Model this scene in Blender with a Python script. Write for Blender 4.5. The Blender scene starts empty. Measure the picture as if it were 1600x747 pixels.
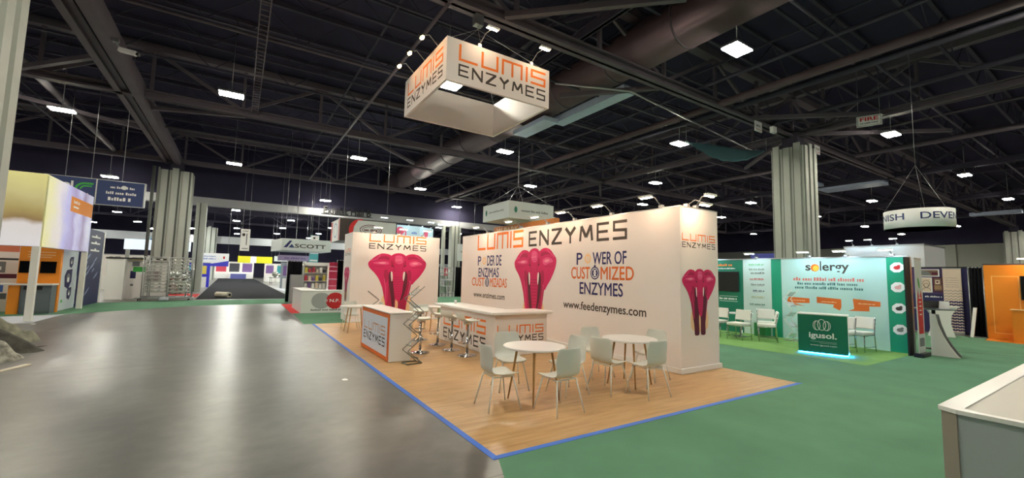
import bpy, math, random
from mathutils import Vector, Matrix
from mathutils.geometry import tessellate_polygon
random.seed(7)
S = bpy.context.scene
COL = S.collection
PI = math.pi

# ------------------------------------------------------------------ camera, world, exposure
EYE = Vector((0, 0, 1.73))
YAW, PITCH, ROLL, FPX = 0.570025, 0.0857552, 0.0234632, 662.59
f = Vector((math.sin(YAW)*math.cos(PITCH), math.cos(YAW)*math.cos(PITCH), math.sin(PITCH)))
r = Vector((math.cos(YAW), -math.sin(YAW), 0)); u = r.cross(f)
c_, s_ = math.cos(ROLL), math.sin(ROLL)
r2 = r*c_ + u*s_; u2 = u*c_ - r*s_
cam = bpy.data.objects.new('camera', bpy.data.cameras.new('camera'))
cam.data.sensor_width = 36; cam.data.lens = 36*FPX/1600
cam.data.clip_start = .05; cam.data.clip_end = 400
M = Matrix((r2, u2, -f)).transposed().to_4x4(); M.translation = EYE
cam.matrix_world = M
COL.objects.link(cam); S.camera = cam

w = bpy.data.worlds.new('hall_air'); S.world = w; w.use_nodes = True
w.node_tree.nodes['Background'].inputs[0].default_value = (.5, .55, .7, 1)
w.node_tree.nodes['Background'].inputs[1].default_value = .02
S.view_settings.view_transform = 'Standard'; S.view_settings.look = 'None'
S.view_settings.gamma = 1; S.view_settings.use_curve_mapping = False
S.view_settings.exposure = 0.3
LAMP = 200.0        # radiance of the high-bay lenses
WARM = 120.0         # radiance of the warm arm lights
COOL = 110.0

# ------------------------------------------------------------------ materials
def lin(c):
    return tuple(((v/255)/12.92 if v/255 <= .04045 else ((v/255+.055)/1.055)**2.4) for v in c)
MATS = {}
def mat(name, col, rough=.5, metal=0, spec=.5, emit=0, noise=0, scale=6, bump=0, coat=0, alpha=1, ecol=None):
    if name in MATS: return MATS[name]
    m = bpy.data.materials.new(name); m.use_nodes = True; MATS[name] = m
    nt = m.node_tree; b = nt.nodes['Principled BSDF']
    c = lin(col); b.inputs['Base Color'].default_value = (*c, 1)
    b.inputs['Roughness'].default_value = rough; b.inputs['Metallic'].default_value = metal
    b.inputs['Specular IOR Level'].default_value = spec
    if coat: b.inputs['Coat Weight'].default_value = coat
    if alpha < 1: b.inputs['Alpha'].default_value = alpha
    if emit:
        b.inputs['Emission Color'].default_value = (*lin(ecol or col), 1); b.inputs['Emission Strength'].default_value = emit
    if noise or bump:
        tc = nt.nodes.new('ShaderNodeTexCoord'); n = nt.nodes.new('ShaderNodeTexNoise')
        n.inputs['Scale'].default_value = scale; n.inputs['Detail'].default_value = 4
        nt.links.new(tc.outputs['Object'], n.inputs['Vector'])
        if noise:
            cr = nt.nodes.new('ShaderNodeValToRGB')
            cr.color_ramp.elements[0].position = .3; cr.color_ramp.elements[1].position = .7
            cr.color_ramp.elements[0].color = (*[v*(1-noise) for v in c], 1)
            cr.color_ramp.elements[1].color = (*[min(1, v*(1+noise)) for v in c], 1)
            nt.links.new(n.outputs['Fac'], cr.inputs['Fac']); nt.links.new(cr.outputs['Color'], b.inputs['Base Color'])
        if bump:
            bp = nt.nodes.new('ShaderNodeBump'); bp.inputs['Strength'].default_value = bump; bp.inputs['Distance'].default_value = .01
            nt.links.new(n.outputs['Fac'], bp.inputs['Height']); nt.links.new(bp.outputs['Normal'], b.inputs['Normal'])
    return m

def node_mat(name):
    m = bpy.data.materials.new(name); m.use_nodes = True; MATS[name] = m
    nt = m.node_tree; return m, nt, nt.nodes['Principled BSDF'], nt.nodes.new('ShaderNodeTexCoord')
def ramp(nt, stops):
    cr = nt.nodes.new('ShaderNodeValToRGB'); e = cr.color_ramp.elements
    while len(e) < len(stops): e.new(.5)
    for k, (p_, c) in enumerate(stops): e[k].position = p_; e[k].color = (*lin(c), 1)
    return cr
def concrete():
    m, nt, b, tc = node_mat('polished_concrete'); L = nt.links.new
    n1 = nt.nodes.new('ShaderNodeTexNoise'); n1.inputs['Scale'].default_value = .55; n1.inputs['Detail'].default_value = 6; n1.inputs['Distortion'].default_value = .5
    n2 = nt.nodes.new('ShaderNodeTexNoise'); n2.inputs['Scale'].default_value = 5; n2.inputs['Detail'].default_value = 8
    L(tc.outputs['Object'], n1.inputs['Vector']); L(tc.outputs['Object'], n2.inputs['Vector'])
    mx = nt.nodes.new('ShaderNodeMath'); mx.operation = 'MULTIPLY_ADD'; mx.inputs[1].default_value = .3
    L(n2.outputs['Fac'], mx.inputs[0]); L(n1.outputs['Fac'], mx.inputs[2])
    cr = ramp(nt, [(.40, (66, 66, 66)), (.62, (88, 87, 86)), (.84, (112, 110, 107))]); L(mx.outputs[0], cr.inputs['Fac'])
    # sawn joints every few metres
    sx = nt.nodes.new('ShaderNodeSeparateXYZ'); L(tc.outputs['Object'], sx.inputs[0])
    masks = []
    for ax, off, per in (('X', 4.13, 6.74), ('Y', -9.92, 6.65)):
        a = nt.nodes.new('ShaderNodeMath'); a.operation = 'ADD'; a.inputs[1].default_value = off; L(sx.outputs[ax], a.inputs[0])
        p_ = nt.nodes.new('ShaderNodeMath'); p_.operation = 'PINGPONG'; p_.inputs[1].default_value = per/2; L(a.outputs[0], p_.inputs[0])
        l = nt.nodes.new('ShaderNodeMath'); l.operation = 'LESS_THAN'; l.inputs[1].default_value = .012; L(p_.outputs[0], l.inputs[0]); masks.append(l)
    mm = nt.nodes.new('ShaderNodeMath'); mm.operation = 'MAXIMUM'; L(masks[0].outputs[0], mm.inputs[0]); L(masks[1].outputs[0], mm.inputs[1])
    mix = nt.nodes.new('ShaderNodeMix'); mix.data_type = 'RGBA'; mix.inputs['B'].default_value = (*lin((55, 54, 52)), 1)
    L(mm.outputs[0], mix.inputs['Factor']); L(cr.outputs['Color'], mix.inputs['A']); L(mix.outputs['Result'], b.inputs['Base Color'])
    rr = nt.nodes.new('ShaderNodeMapRange'); rr.inputs['From Min'].default_value = .3; rr.inputs['From Max'].default_value = .7; rr.inputs['To Min'].default_value = .31; rr.inputs['To Max'].default_value = .35
    L(n1.outputs['Fac'], rr.inputs['Value']); L(rr.outputs['Result'], b.inputs['Roughness'])
    b.inputs['Specular IOR Level'].default_value = .55
    return m
def wood_vinyl():
    m, nt, b, tc = node_mat('wood_vinyl'); L = nt.links.new
    mp = nt.nodes.new('ShaderNodeMapping'); mp.inputs['Scale'].default_value = (.7, 6, 1); L(tc.outputs['Object'], mp.inputs['Vector'])
    n = nt.nodes.new('ShaderNodeTexNoise'); n.inputs['Scale'].default_value = 2.2; n.inputs['Detail'].default_value = 6; L(mp.outputs[0], n.inputs['Vector'])
    cr = ramp(nt, [(.3, (182, 140, 92)), (.5, (197, 157, 108)), (.72, (208, 170, 122))]); L(n.outputs['Fac'], cr.inputs['Fac'])
    bk = nt.nodes.new('ShaderNodeTexBrick'); bk.inputs['Scale'].default_value = 1; bk.inputs['Brick Width'].default_value = 1.3; bk.inputs['Row Height'].default_value = .19
    bk.inputs['Mortar Size'].default_value = .003; bk.inputs['Color1'].default_value = (1, 1, 1, 1); bk.inputs['Color2'].default_value = (.93, .93, .93, 1); bk.inputs['Mortar'].default_value = (.75, .72, .68, 1)
    L(tc.outputs['Object'], bk.inputs['Vector'])
    mix = nt.nodes.new('ShaderNodeMix'); mix.data_type = 'RGBA'; mix.blend_type = 'MULTIPLY'; mix.inputs['Factor'].default_value = 1
    L(cr.outputs['Color'], mix.inputs['A']); L(bk.outputs['Color'], mix.inputs['B']); L(mix.outputs['Result'], b.inputs['Base Color'])
    b.inputs['Roughness'].default_value = .38
    return m
def gradient(name, stops, axis='Z', lo=0., hi=1., noise=0., rough=.6, nscale=1.5):
    m, nt, b, tc = node_mat(name); L = nt.links.new
    sx = nt.nodes.new('ShaderNodeSeparateXYZ'); L(tc.outputs['Object'], sx.inputs[0])
    mr = nt.nodes.new('ShaderNodeMapRange'); mr.inputs['From Min'].default_value = lo; mr.inputs['From Max'].default_value = hi
    L(sx.outputs[axis], mr.inputs['Value']); out = mr.outputs['Result']
    if noise:
        n = nt.nodes.new('ShaderNodeTexNoise'); n.inputs['Scale'].default_value = nscale; n.inputs['Detail'].default_value = 3; L(tc.outputs['Object'], n.inputs['Vector'])
        a = nt.nodes.new('ShaderNodeMath'); a.operation = 'MULTIPLY_ADD'; a.inputs[1].default_value = noise; L(n.outputs['Fac'], a.inputs[0]); L(out, a.inputs[2])
        s = nt.nodes.new('ShaderNodeMath'); s.operation = 'SUBTRACT'; s.inputs[1].default_value = noise/2; L(a.outputs[0], s.inputs[0]); out = s.outputs[0]
    cr = ramp(nt, stops); L(out, cr.inputs['Fac']); L(cr.outputs['Color'], b.inputs['Base Color'])
    b.inputs['Roughness'].default_value = rough
    return m
CONC = concrete(); VINYL = wood_vinyl()
GREEN = mat('green_carpet', (96, 138, 112), .95, spec=.1, noise=.10, scale=1.2, bump=.3)
LIME = mat('lime_carpet', (124, 166, 98), .95, spec=.1, noise=.08, scale=2, bump=.3)
BLACKC = mat('black_carpet', (26, 26, 32), .95, spec=.1, noise=.1, scale=3)
REDC = mat('red_carpet', (205, 72, 74), .95, spec=.1)
PALEC = mat('pale_grey_carpet', (176, 180, 190), .9, spec=.2, noise=.05, scale=2)
DECK = mat('ceiling_black', (56, 54, 74), .9, spec=.1, noise=.15, scale=.4)
STEEL = mat('painted_steel', (96, 89, 98), .6, spec=.3, noise=.12, scale=1)
STEELD = mat('painted_steel_dark', (64, 61, 76), .7, spec=.3, noise=.1, scale=1)
DUCT = mat('duct_paint', (92, 76, 82), .55, spec=.3, noise=.1, scale=.8)
DUCTB = mat('galvanised_blue', (190, 205, 232), .45, spec=.4, noise=.08, scale=2)
COLM = mat('column_paint', (166, 170, 163), .6, noise=.06, scale=.8)
COLD = mat('column_groove', (74, 78, 76), .7)
HEADER = mat('header_paint', (158, 160, 164), .6, noise=.05, scale=.5)
WALLG = mat('hall_wall_paint', (146, 150, 142), .8, noise=.06, scale=.3)
WHITE = mat('booth_white', (234, 228, 226), .55, noise=.015, scale=1)
LAMW = mat('white_laminate', (234, 233, 232), .3)
PLAST = mat('sage_white_plastic', (220, 223, 217), .4)
WHITEM = mat('white_metal', (232, 232, 226), .35)
CHROME = mat('chrome', (205, 205, 208), .15, metal=1)
ALU = mat('aluminium', (176, 178, 180), .35, metal=.9)
DARKM = mat('dark_metal', (40, 40, 42), .4, metal=.5)
WOODL = mat('ash_leg', (178, 138, 84), .5, noise=.12, scale=12)
ORANGE = mat('print_orange', (240, 122, 32), .6)
ORANGE2 = mat('print_burnt_orange', (222, 108, 36), .6)
CHAR = mat('print_charcoal', (62, 54, 50), .6)
NAVY = mat('print_navy', (34, 34, 100), .6)
BLACK = mat('black_gloss', (14, 14, 16), .15)
BLACKF = mat('black_cloth', (16, 16, 20), .95, spec=.1, noise=.3, scale=8)
BLACKM = mat('black_matt', (20, 20, 22), .6)
GREYT = mat('print_grey', (120, 122, 124), .6)
CRIM = mat('elephant_crimson', (206, 28, 98), .6); CRIM2 = mat('elephant_deep', (170, 18, 76), .6); PINKE = mat('elephant_rose', (224, 88, 138), .6)
MAROON = mat('elephant_maroon', (92, 22, 48), .6); PALEP = mat('elephant_pale', (238, 150, 172), .6); HALO = mat('elephant_halo', (244, 206, 160), .6)
IVORY = mat('tusk_ivory', (246, 236, 230), .5)
TEALG = mat('igusol_green', (0, 112, 88), .5); TEALB = mat('igusol_bright_green', (0, 146, 112), .5)
PWHITE = mat('print_white', (240, 240, 240), .5); PRED = mat('print_red', (206, 34, 40), .55)
SIGNBL = mat('sign_blue', (44, 62, 112), .5); PBLUE = mat('print_blue', (70, 110, 190), .5); PGREEN = mat('print_leaf_green', (60, 170, 70), .5)
BOOTHO = mat('booth_orange', (236, 142, 30), .6, noise=.03, scale=1)
NAVYW = mat('navy_wall', (36, 36, 88), .7, noise=.1, scale=2); PURPLE = mat('purple_wall', (78, 56, 104), .7)
TAPE = mat('blue_tape', (66, 116, 214), .6)
GREYC = mat('grey_cabinet', (96, 106, 112), .5)
LENS = mat('high_bay_lens', (255, 252, 232), .4, emit=LAMP, ecol=(255, 249, 228))
FARL = mat('high_bay_lens_far_hall', (255, 254, 244), .4, emit=LAMP*2.2, ecol=(250, 252, 240))
WLENS = mat('warm_lens', (255, 226, 190), .4, emit=WARM, ecol=(255, 210, 170))
CLENS = mat('cool_lens', (240, 250, 255), .4, emit=COOL, ecol=(206, 240, 255))
BLENS = mat('led_blue', (60, 170, 255), .4, emit=110, ecol=(24, 116, 255))

# ------------------------------------------------------------------ mesh helpers
def put(o, parent):
    COL.objects.link(o)
    if parent is not None: o.parent = parent
def root_matrix(p):
    while p.parent: p = p.parent
    return Matrix.Translation(p.location) @ Matrix.Rotation(p.rotation_euler.z, 4, 'Z')
def tag(o, label=None, cat=None, group=None, kind=None):
    if label: o['label'] = label
    if cat: o['category'] = cat
    if group: o['group'] = group
    if kind: o['kind'] = kind
    return o
def thing(name, label, cat, loc=(0, 0, 0), rz=0, group=None):
    o = bpy.data.objects.new(name, None); o.empty_display_size = .1
    o.location = loc; o.rotation_euler = (0, 0, rz); COL.objects.link(o)
    return tag(o, label, cat, group)
class MB:
    def __init__(s): s.v = []; s.f = []; s.m = []; s.sm = []
    def add(s, vs, fs, m=0, smooth=False):
        n = len(s.v); s.v += [tuple(v) for v in vs]
        for q in fs: s.f.append([n+i for i in q]); s.m.append(m); s.sm.append(smooth)
        return s
    def box(s, a, b, m=0):
        (x0, y0, z0), (x1, y1, z1) = a, b
        x0, x1 = sorted((x0, x1)); y0, y1 = sorted((y0, y1)); z0, z1 = sorted((z0, z1))
        return s.add([(x0, y0, z0), (x1, y0, z0), (x1, y1, z0), (x0, y1, z0), (x0, y0, z1), (x1, y0, z1), (x1, y1, z1), (x0, y1, z1)],
              [(0, 3, 2, 1), (4, 5, 6, 7), (0, 1, 5, 4), (1, 2, 6, 5), (2, 3, 7, 6), (3, 0, 4, 7)], m)
    def bar(s, p, q, w, h, m=0, up=(0, 0, 1)):
        p, q = Vector(p), Vector(q); d = (q-p).normalized(); up = Vector(up)
        if abs(d.dot(up)) > .98: up = Vector((0, 1, 0))
        a = d.cross(up).normalized()*w/2; b = a.cross(d).normalized()*h/2
        vs = [p-a-b, p+a-b, p+a+b, p-a+b, q-a-b, q+a-b, q+a+b, q-a+b]
        return s.add(vs, [(0, 1, 2, 3), (7, 6, 5, 4), (0, 4, 5, 1), (1, 5, 6, 2), (2, 6, 7, 3), (3, 7, 4, 0)], m)
    def tube(s, pts, r, n=8, m=0, r1=None, caps=True):
        pts = [Vector(p) for p in pts]; k = len(pts); rs = [r + ((r1 if r1 is not None else r)-r)*i/max(1, k-1) for i in range(k)]
        vs = []; prev = None
        for i, p in enumerate(pts):
            d = (pts[min(i+1, k-1)]-pts[max(i-1, 0)]).normalized()
            if prev is None:
                ref = Vector((0, 0, 1)) if abs(d.z) < .9 else Vector((1, 0, 0)); a = d.cross(ref).normalized()
            else:
                a = (prev - d*prev.dot(d)).normalized()
            prev = a; b = d.cross(a)
            for j in range(n):
                t = 2*PI*j/n; vs.append(p+(a*math.cos(t)+b*math.sin(t))*rs[i])
        fs = [(i*n+j, i*n+(j+1) % n, (i+1)*n+(j+1) % n, (i+1)*n+j) for i in range(k-1) for j in range(n)]
        s.add(vs, fs, m, True)
        if caps:
            n0 = len(s.v)-k*n
            s.f += [[n0+j for j in range(n)][::-1], [n0+(k-1)*n+j for j in range(n)]]; s.m += [m, m]; s.sm += [False, False]
        return s
    def lathe(s, prof, c=(0, 0, 0), n=24, m=0, smooth=True):
        vs = [(c[0]+r_*math.cos(2*PI*j/n), c[1]+r_*math.sin(2*PI*j/n), c[2]+z) for r_, z in prof for j in range(n)]
        k = len(prof)
        fs = [(i*n+j, i*n+(j+1) % n, (i+1)*n+(j+1) % n, (i+1)*n+j) for i in range(k-1) for j in range(n)]
        s.add(vs, fs, m, smooth)
        n0 = len(s.v)-k*n
        if prof[0][0] > 1e-4: s.f.append([n0+j for j in range(n)][::-1]); s.m.append(m); s.sm.append(False)
        if prof[-1][0] > 1e-4: s.f.append([n0+(k-1)*n+j for j in range(n)]); s.m.append(m); s.sm.append(False)
        return s
    def prism(s, poly, z0, z1, m=0):           # footprint polygon extruded upwards
        n = len(poly)
        A = sum(poly[i][0]*poly[(i+1) % n][1]-poly[(i+1) % n][0]*poly[i][1] for i in range(n))
        if A < 0: poly = poly[::-1]
        vs = [(x, y, z0) for x, y in poly]+[(x, y, z1) for x, y in poly]
        return s.add(vs, [list(range(n))[::-1], list(range(n, 2*n))]+[(i, (i+1) % n, n+(i+1) % n, n+i) for i in range(n)], m)
    def slab(s, O, U, V, poly, t, m=0):        # polygon in plane (U,V), thickness t behind it
        O, U, V = Vector(O), Vector(U), Vector(V); N = U.cross(V).normalized(); n = len(poly)
        A = sum(poly[i][0]*poly[(i+1) % n][1]-poly[(i+1) % n][0]*poly[i][1] for i in range(n))
        if A < 0: poly = poly[::-1]
        fr = [O+U*x+V*y for x, y in poly]; bk = [p-N*t for p in fr]
        return s.add(fr+bk, [list(range(n)), list(range(n, 2*n))[::-1]]+[(i, n+i, n+(i+1) % n, (i+1) % n) for i in range(n)], m)
    def build(s, name, mats, parent=None, label=None, cat=None, group=None, kind=None, bevel=0, seg=2):
        if not isinstance(mats, (list, tuple)): mats = [mats]
        vs = [Vector(v) for v in s.v]; loc = Vector((0, 0, 0))
        if parent is not None:
            Mi = root_matrix(parent).inverted(); vs = [Mi @ v for v in vs]
        elif kind != 'structure' and vs:
            xs = [v.x for v in vs]; ys = [v.y for v in vs]; loc = Vector(((min(xs)+max(xs))/2, (min(ys)+max(ys))/2, min(v.z for v in vs)))
            vs = [v-loc for v in vs]
        me = bpy.data.meshes.new(name); me.from_pydata([tuple(v) for v in vs], [], s.f)
        for m in mats: me.materials.append(m)
        for i, pl in enumerate(me.polygons): pl.material_index = s.m[i]; pl.use_smooth = s.sm[i]
        me.validate(); me.update()
        o = bpy.data.objects.new(name, me); o.location = loc; put(o, parent)
        if bevel:
            b = o.modifiers.new('bevel', 'BEVEL'); b.width = bevel; b.segments = seg; b.limit_method = 'ANGLE'
        return tag(o, label, cat, group, kind)
def dup(o, loc=None, rz=None, label=None, parent=None):
    c = o.copy(); COL.objects.link(c)
    if parent is not None: c.parent = parent
    if loc is not None: c.location = loc
    if rz is not None: c.rotation_euler = (0, 0, rz)
    if label: c['label'] = label
    for ch in list(o.children): dup(ch, parent=c)
    return c

# ------------------------------------------------------------------ printed graphics
_tc = {}
def text2d(t, bold):
    if (t, bold) in _tc: return _tc[(t, bold)]
    cu = bpy.data.curves.new('t', 'FONT'); cu.body = t; cu.size = 1; cu.offset = bold; cu.resolution_u = 3
    o = bpy.data.objects.new('t', cu); COL.objects.link(o)
    ev = o.evaluated_get(bpy.context.evaluated_depsgraph_get()); me = ev.to_mesh()
    vs = [(v.co.x, v.co.y) for v in me.vertices]; fs = [list(p_.vertices) for p_ in me.polygons]
    ev.to_mesh_clear(); bpy.data.objects.remove(o); bpy.data.curves.remove(cu)
    x0 = min(v[0] for v in vs); x1 = max(v[0] for v in vs); y0 = min(v[1] for v in vs); y1 = max(v[1] for v in vs)
    _tc[(t, bold)] = ([((x-x0)/(x1-x0), (y-y0)/(y1-y0)) for x, y in vs], fs); return _tc[(t, bold)]
LUM = [(1.05, [[(0, 1), (0, 0), (1.05, 0)]]), (1.0, [[(0, 1), (0, 0), (1.0, 0), (1.0, 1)]]), (1.35, [[(0, 0), (0, 1), (1.35, 1), (1.35, 0)], [(.68, 1), (.68, 0)]]),
       (0.0, [[(0, 0), (0, 1)]]), (1.0, [[(1, 1), (0, 1), (0, .5), (1, .5), (1, 0), (0, 0)]])]
ENZ = [(.9, [[(.9, 1), (0, 1), (0, 0), (.9, 0)], [(0, .5), (.8, .5)]]), (1, [[(0, 0), (0, 1), (1, 0), (1, 1)]]), (1, [[(0, 1), (1, 1), (0, 0), (1, 0)]]),
       (1, [[(0, 1), (.5, .5), (1, 1)], [(.5, .5), (.5, 0)]]), (1.15, [[(0, 0), (.12, 1), (.575, .25), (1.03, 1), (1.15, 0)]]), (.9, [[(.9, 1), (0, 1), (0, 0), (.9, 0)], [(0, .5), (.8, .5)]]),
       (.95, [[(.95, 1), (0, 1), (0, .52), (.95, .48), (.95, 0), (0, 0)]])]
class Art:
    def __init__(s, O, U, V, lift=.0015):
        s.O, s.U, s.V = Vector(O), Vector(U), Vector(V); s.N = s.U.cross(s.V).normalized(); s.lift = lift; s.mb = MB(); s.mats = []; s.k = 0
    def mi(s, m):
        s.k += 1
        if m not in s.mats: s.mats.append(m)
        return s.mats.index(m)
    def at(s, x, y, L=0): return s.O+s.U*x+s.V*y+s.N*(s.lift+L*.0012+(s.k % 50)*2e-5)
    def poly(s, pts, m, L=0):
        k_ = s.mi(m); tris = tessellate_polygon([[Vector((x, y, 0)) for x, y in pts]])
        fs = []
        for t in tris:
            a, b, c = [pts[i] for i in t]
            fs.append(t if (b[0]-a[0])*(c[1]-a[1])-(b[1]-a[1])*(c[0]-a[0]) > 0 else t[::-1])
        s.mb.add([s.at(x, y, L) for x, y in pts], fs, k_); return s
    def rect(s, x0, y0, x1, y1, m, L=0):
        k_ = s.mi(m); s.mb.add([s.at(x0, y0, L), s.at(x1, y0, L), s.at(x1, y1, L), s.at(x0, y1, L)], [(0, 1, 2, 3)], k_); return s
    def stroke(s, pts, wd, m, L=0, wy=None):
        wy = wy or wd
        for (x0, y0), (x1, y1) in zip(pts, pts[1:]):
            d = math.hypot(x1-x0, y1-y0) or 1; ux, uy = (x1-x0)/d, (y1-y0)/d
            w_ = (wd*abs(uy)+wy*abs(ux))/2; e = w_ if abs(ux*uy) < .02 else 0
            ax, ay = x0-ux*e, y0-uy*e; bx, by = x1+ux*e, y1+uy*e; nx, ny = -uy*w_, ux*w_
            k_ = s.mi(m); s.mb.add([s.at(ax-nx, ay-ny, L), s.at(bx-nx, by-ny, L), s.at(bx+nx, by+ny, L), s.at(ax+nx, ay+ny, L)], [(0, 1, 2, 3)], k_)
        return s
    def word(s, glyphs, x0, y0, x1, y1, m, wt, gap=.42, L=0):
        tot = sum(g[0] for g in glyphs)+gap*(len(glyphs)-1); h = y1-y0; wt *= h; k = (x1-x0-wt)/tot; x = x0+wt/2
        for wd, st in glyphs:
            for pl in st: s.stroke([(x+a*k, y0+wt/2+b*(h-wt)) for a, b in pl], wt, m, L)
            x += (wd+gap)*k
        return s
    def logo(s, x0, y0, x1, y1, split=.44, m1=None, m2=None):
        h = y1-y0
        s.word(LUM, x0, y0+h*split+h*.04, x1, y1, m1 or ORANGE, .15, .38); s.word(ENZ, x0, y0, x1, y0+h*(split-.06), m2 or CHAR, .15, .5); return s
    def text(s, t, x0, y0, x1, y1, m, L=0, bold=.0, fat=0):
        vs, fs = text2d(t, bold)
        if fat:
            d = fat*(y1-y0); s.text(t, x0+d, y0, x1+d, y1, m, L, bold); s.text(t, x0-d, y0, x1-d, y1, m, L, bold); s.text(t, x0, y0-d, x1, y1-d, m, L, bold); s.text(t, x0, y0+d, x1, y1+d, m, L, bold)
        k_ = s.mi(m); s.mb.add([s.at(x0+a*(x1-x0), y0+b*(y1-y0), L) for a, b in vs], fs, k_); return s
    def ell(s, cx, cy, rx, ry, m, L=0, n=28, rot=0):
        k_ = s.mi(m); s.mb.add([s.at(cx+rx*math.cos(2*PI*i/n)*math.cos(rot)-ry*math.sin(2*PI*i/n)*math.sin(rot), cy+rx*math.cos(2*PI*i/n)*math.sin(rot)+ry*math.sin(2*PI*i/n)*math.cos(rot), L) for i in range(n)], [list(range(n))], k_); return s
    def ring(s, cx, cy, rx, ry, t, m, L=0, n=32, a0=0, a1=2*PI):
        vs = []; k_ = s.mi(m)
        for i in range(n+1):
            a = a0+(a1-a0)*i/n; vs += [s.at(cx+rx*math.cos(a), cy+ry*math.sin(a), L), s.at(cx+(rx-t)*math.cos(a), cy+(ry-t)*math.sin(a), L)]
        s.mb.add(vs, [(2*i+1, 2*i, 2*i+2, 2*i+3) for i in range(n)], k_); return s
    def scribble(s, x0, y0, x1, y1, m, L=0):     # a line of print too small to read
        x = x0; h = y1-y0; rnd = random.Random(int((x0+y0*7)*1000))
        while x < x1-h*.2:
            n = rnd.randint(3, 7)
            for _ in range(n):
                wd = h*rnd.uniform(.3, .6); t = rnd.choice((1, .72, .72)); 
                if x+wd > x1: break
                s.rect(x, y0, x+wd, y0+h*t, m, L); x += wd+h*.18
            x += h*.4
        return s
    def elephant(s, cx, y0, hw, hh, dark=False):
        """pink elephant print seen from the front: cx, feet height, half ear span, height"""
        k = hh/2.35
        def P(pts, m, L):
            for _ in range(2):                               # rounded outlines
                q = []
                for (ax, ay), (bx, by) in zip(pts, pts[1:]+pts[:1]): q += [(ax*.75+bx*.25, ay*.75+by*.25), (ax*.25+bx*.75, ay*.25+by*.75)]
                pts = q
            s.poly([(cx+x*hw, y0+y*k) for x, y in pts], m, L)
        P([(-.44, 1.0), (-.56, .5), (-.45, .1), (.45, .1), (.54, .5), (.44, 1.0)], HALO, 0)
        P([(-.53, 2.33), (-.66, 2.29), (-.8, 2.2), (-.93, 2.08), (-1.02, 1.98), (-1.0, 1.86), (-.94, 1.77), (-.82, 1.66), (-.7, 1.52), (-.6, 1.34), (-.5, 1.08), (-.4, 1.0), (-.28, 1.2), (-.2, 1.7), (-.2, 2.2), (-.3, 2.3)], CRIM, 2)
        P([(.5, 2.35), (.65, 2.33), (.77, 2.28), (.9, 2.16), (1.02, 2.05), (1.01, 1.9), (.95, 1.76), (.86, 1.62), (.76, 1.48), (.62, 1.34), (.52, 1.2), (.42, 1.3), (.34, 1.5), (.22, 1.75), (.2, 2.2), (.32, 2.31)], CRIM, 2)
        P([(-.66, 1.6), (-.56, 1.3), (-.47, .95), (-.40, .6), (-.32, .3), (-.32, .02), (-.28, -.03), (-.06, -.03), (-.02, .06), (-.06, .6), (-.01, .8), (.06, .6), (.04, .06), (.08, -.03), (.31, -.03), (.35, .04), (.32, .4), (.41, .8), (.48, 1.15), (.54, 1.45), (.3, 1.9), (-.3, 1.9)], CRIM2 if not dark else MAROON, 1)
        P([(-.58, 1.58), (-.46, 1.0), (-.4, .55), (-.3, .55), (-.3, 1.1), (-.34, 1.5)], CRIM if not dark else CRIM2, 2)
        P([(-.3, 1.72), (-.18, 1.6), (-.1, 1.0), (-.06, .4), (-.1, .1), (-.16, .5), (-.24, 1.0), (-.32, 1.4)], MAROON, 3)
        P([(.2, 1.74), (.32, 1.7), (.36, 1.4), (.3, 1.0), (.2, .7), (.1, .62), (.16, 1.2)], MAROON, 3)
        P([(-.36, .45), (-.22, .5), (-.08, .3), (-.06, .0), (-.3, .0)], CRIM if not dark else MAROON, 4)
        P([(.08, .45), (.28, .5), (.34, .02), (.08, .0)], CRIM2 if not dark else MAROON, 4)
        P([(-.3, 2.2), (-.18, 2.32), (0, 2.36), (.16, 2.34), (.32, 2.22), (.34, 2.0), (.27, 1.75), (.23, 1.5), (.2, 1.15), (.17, .85), (.1, .62), (-.02, .64), (-.1, .95), (-.15, 1.3), (-.19, 1.6), (-.28, 1.85), (-.34, 2.02)], CRIM, 5)
        P([(-.16, 2.2), (0, 2.3), (.18, 2.22), (.2, 2.05), (.08, 1.95), (-.1, 1.98)], PINKE, 6)
        P([(-.26, 2.1), (-.2, 2.08), (-.16, 1.84), (-.22, 1.86)], CRIM2, 6); P([(.22, 2.08), (.28, 2.1), (.26, 1.86), (.2, 1.84)], CRIM2, 6)
        for i in range(9):
            y = 1.48-.085*i; a = .185-.008*i; s.rect(cx+(-a+.02)*hw, y0+y*k, cx+(a+.01)*hw, y0+(y+.018)*k, CRIM2, 7)
        P([(-.25, 1.7), (-.18, 1.68), (-.165, 1.42), (-.2, 1.3), (-.235, 1.5)], IVORY, 7); P([(.19, 1.68), (.26, 1.7), (.25, 1.5), (.21, 1.32), (.18, 1.46)], IVORY, 7)
        P([(-.9, 1.98), (-.7, 2.02), (-.4, 2.05), (-.28, 1.98), (-.4, 1.92), (-.7, 1.93)], PINKE, 3); P([(-.72, 1.98), (-.5, 2.02), (-.4, 1.98), (-.55, 1.95)], PALEP, 4)
        P([(.36, 2.0), (.55, 2.1), (.8, 2.06), (.9, 1.96), (.7, 1.94), (.5, 1.86)], PINKE, 3); P([(.45, 1.99), (.62, 2.05), (.76, 2.0), (.58, 1.95)], PALEP, 4)
        P([(-.5, 2.26), (-.28, 2.18), (-.3, 2.08), (-.52, 2.14), (-.8, 2.08)], CRIM2, 3); P([(.5, 2.27), (.3, 2.2), (.34, 2.1), (.56, 2.18), (.84, 2.14)], CRIM2, 3)
        def F(pts, m, L, wd=.02): s.stroke([(cx+x*hw, y0+y*k) for x, y in pts], wd*hw, m, L)
        F([(-.9, 1.86), (-.5, 1.86)], CRIM2, 5, .014); F([(-.62, 2.27), (-.72, 2.12), (-.92, 2.06)], PINKE, 5, .016)
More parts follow.
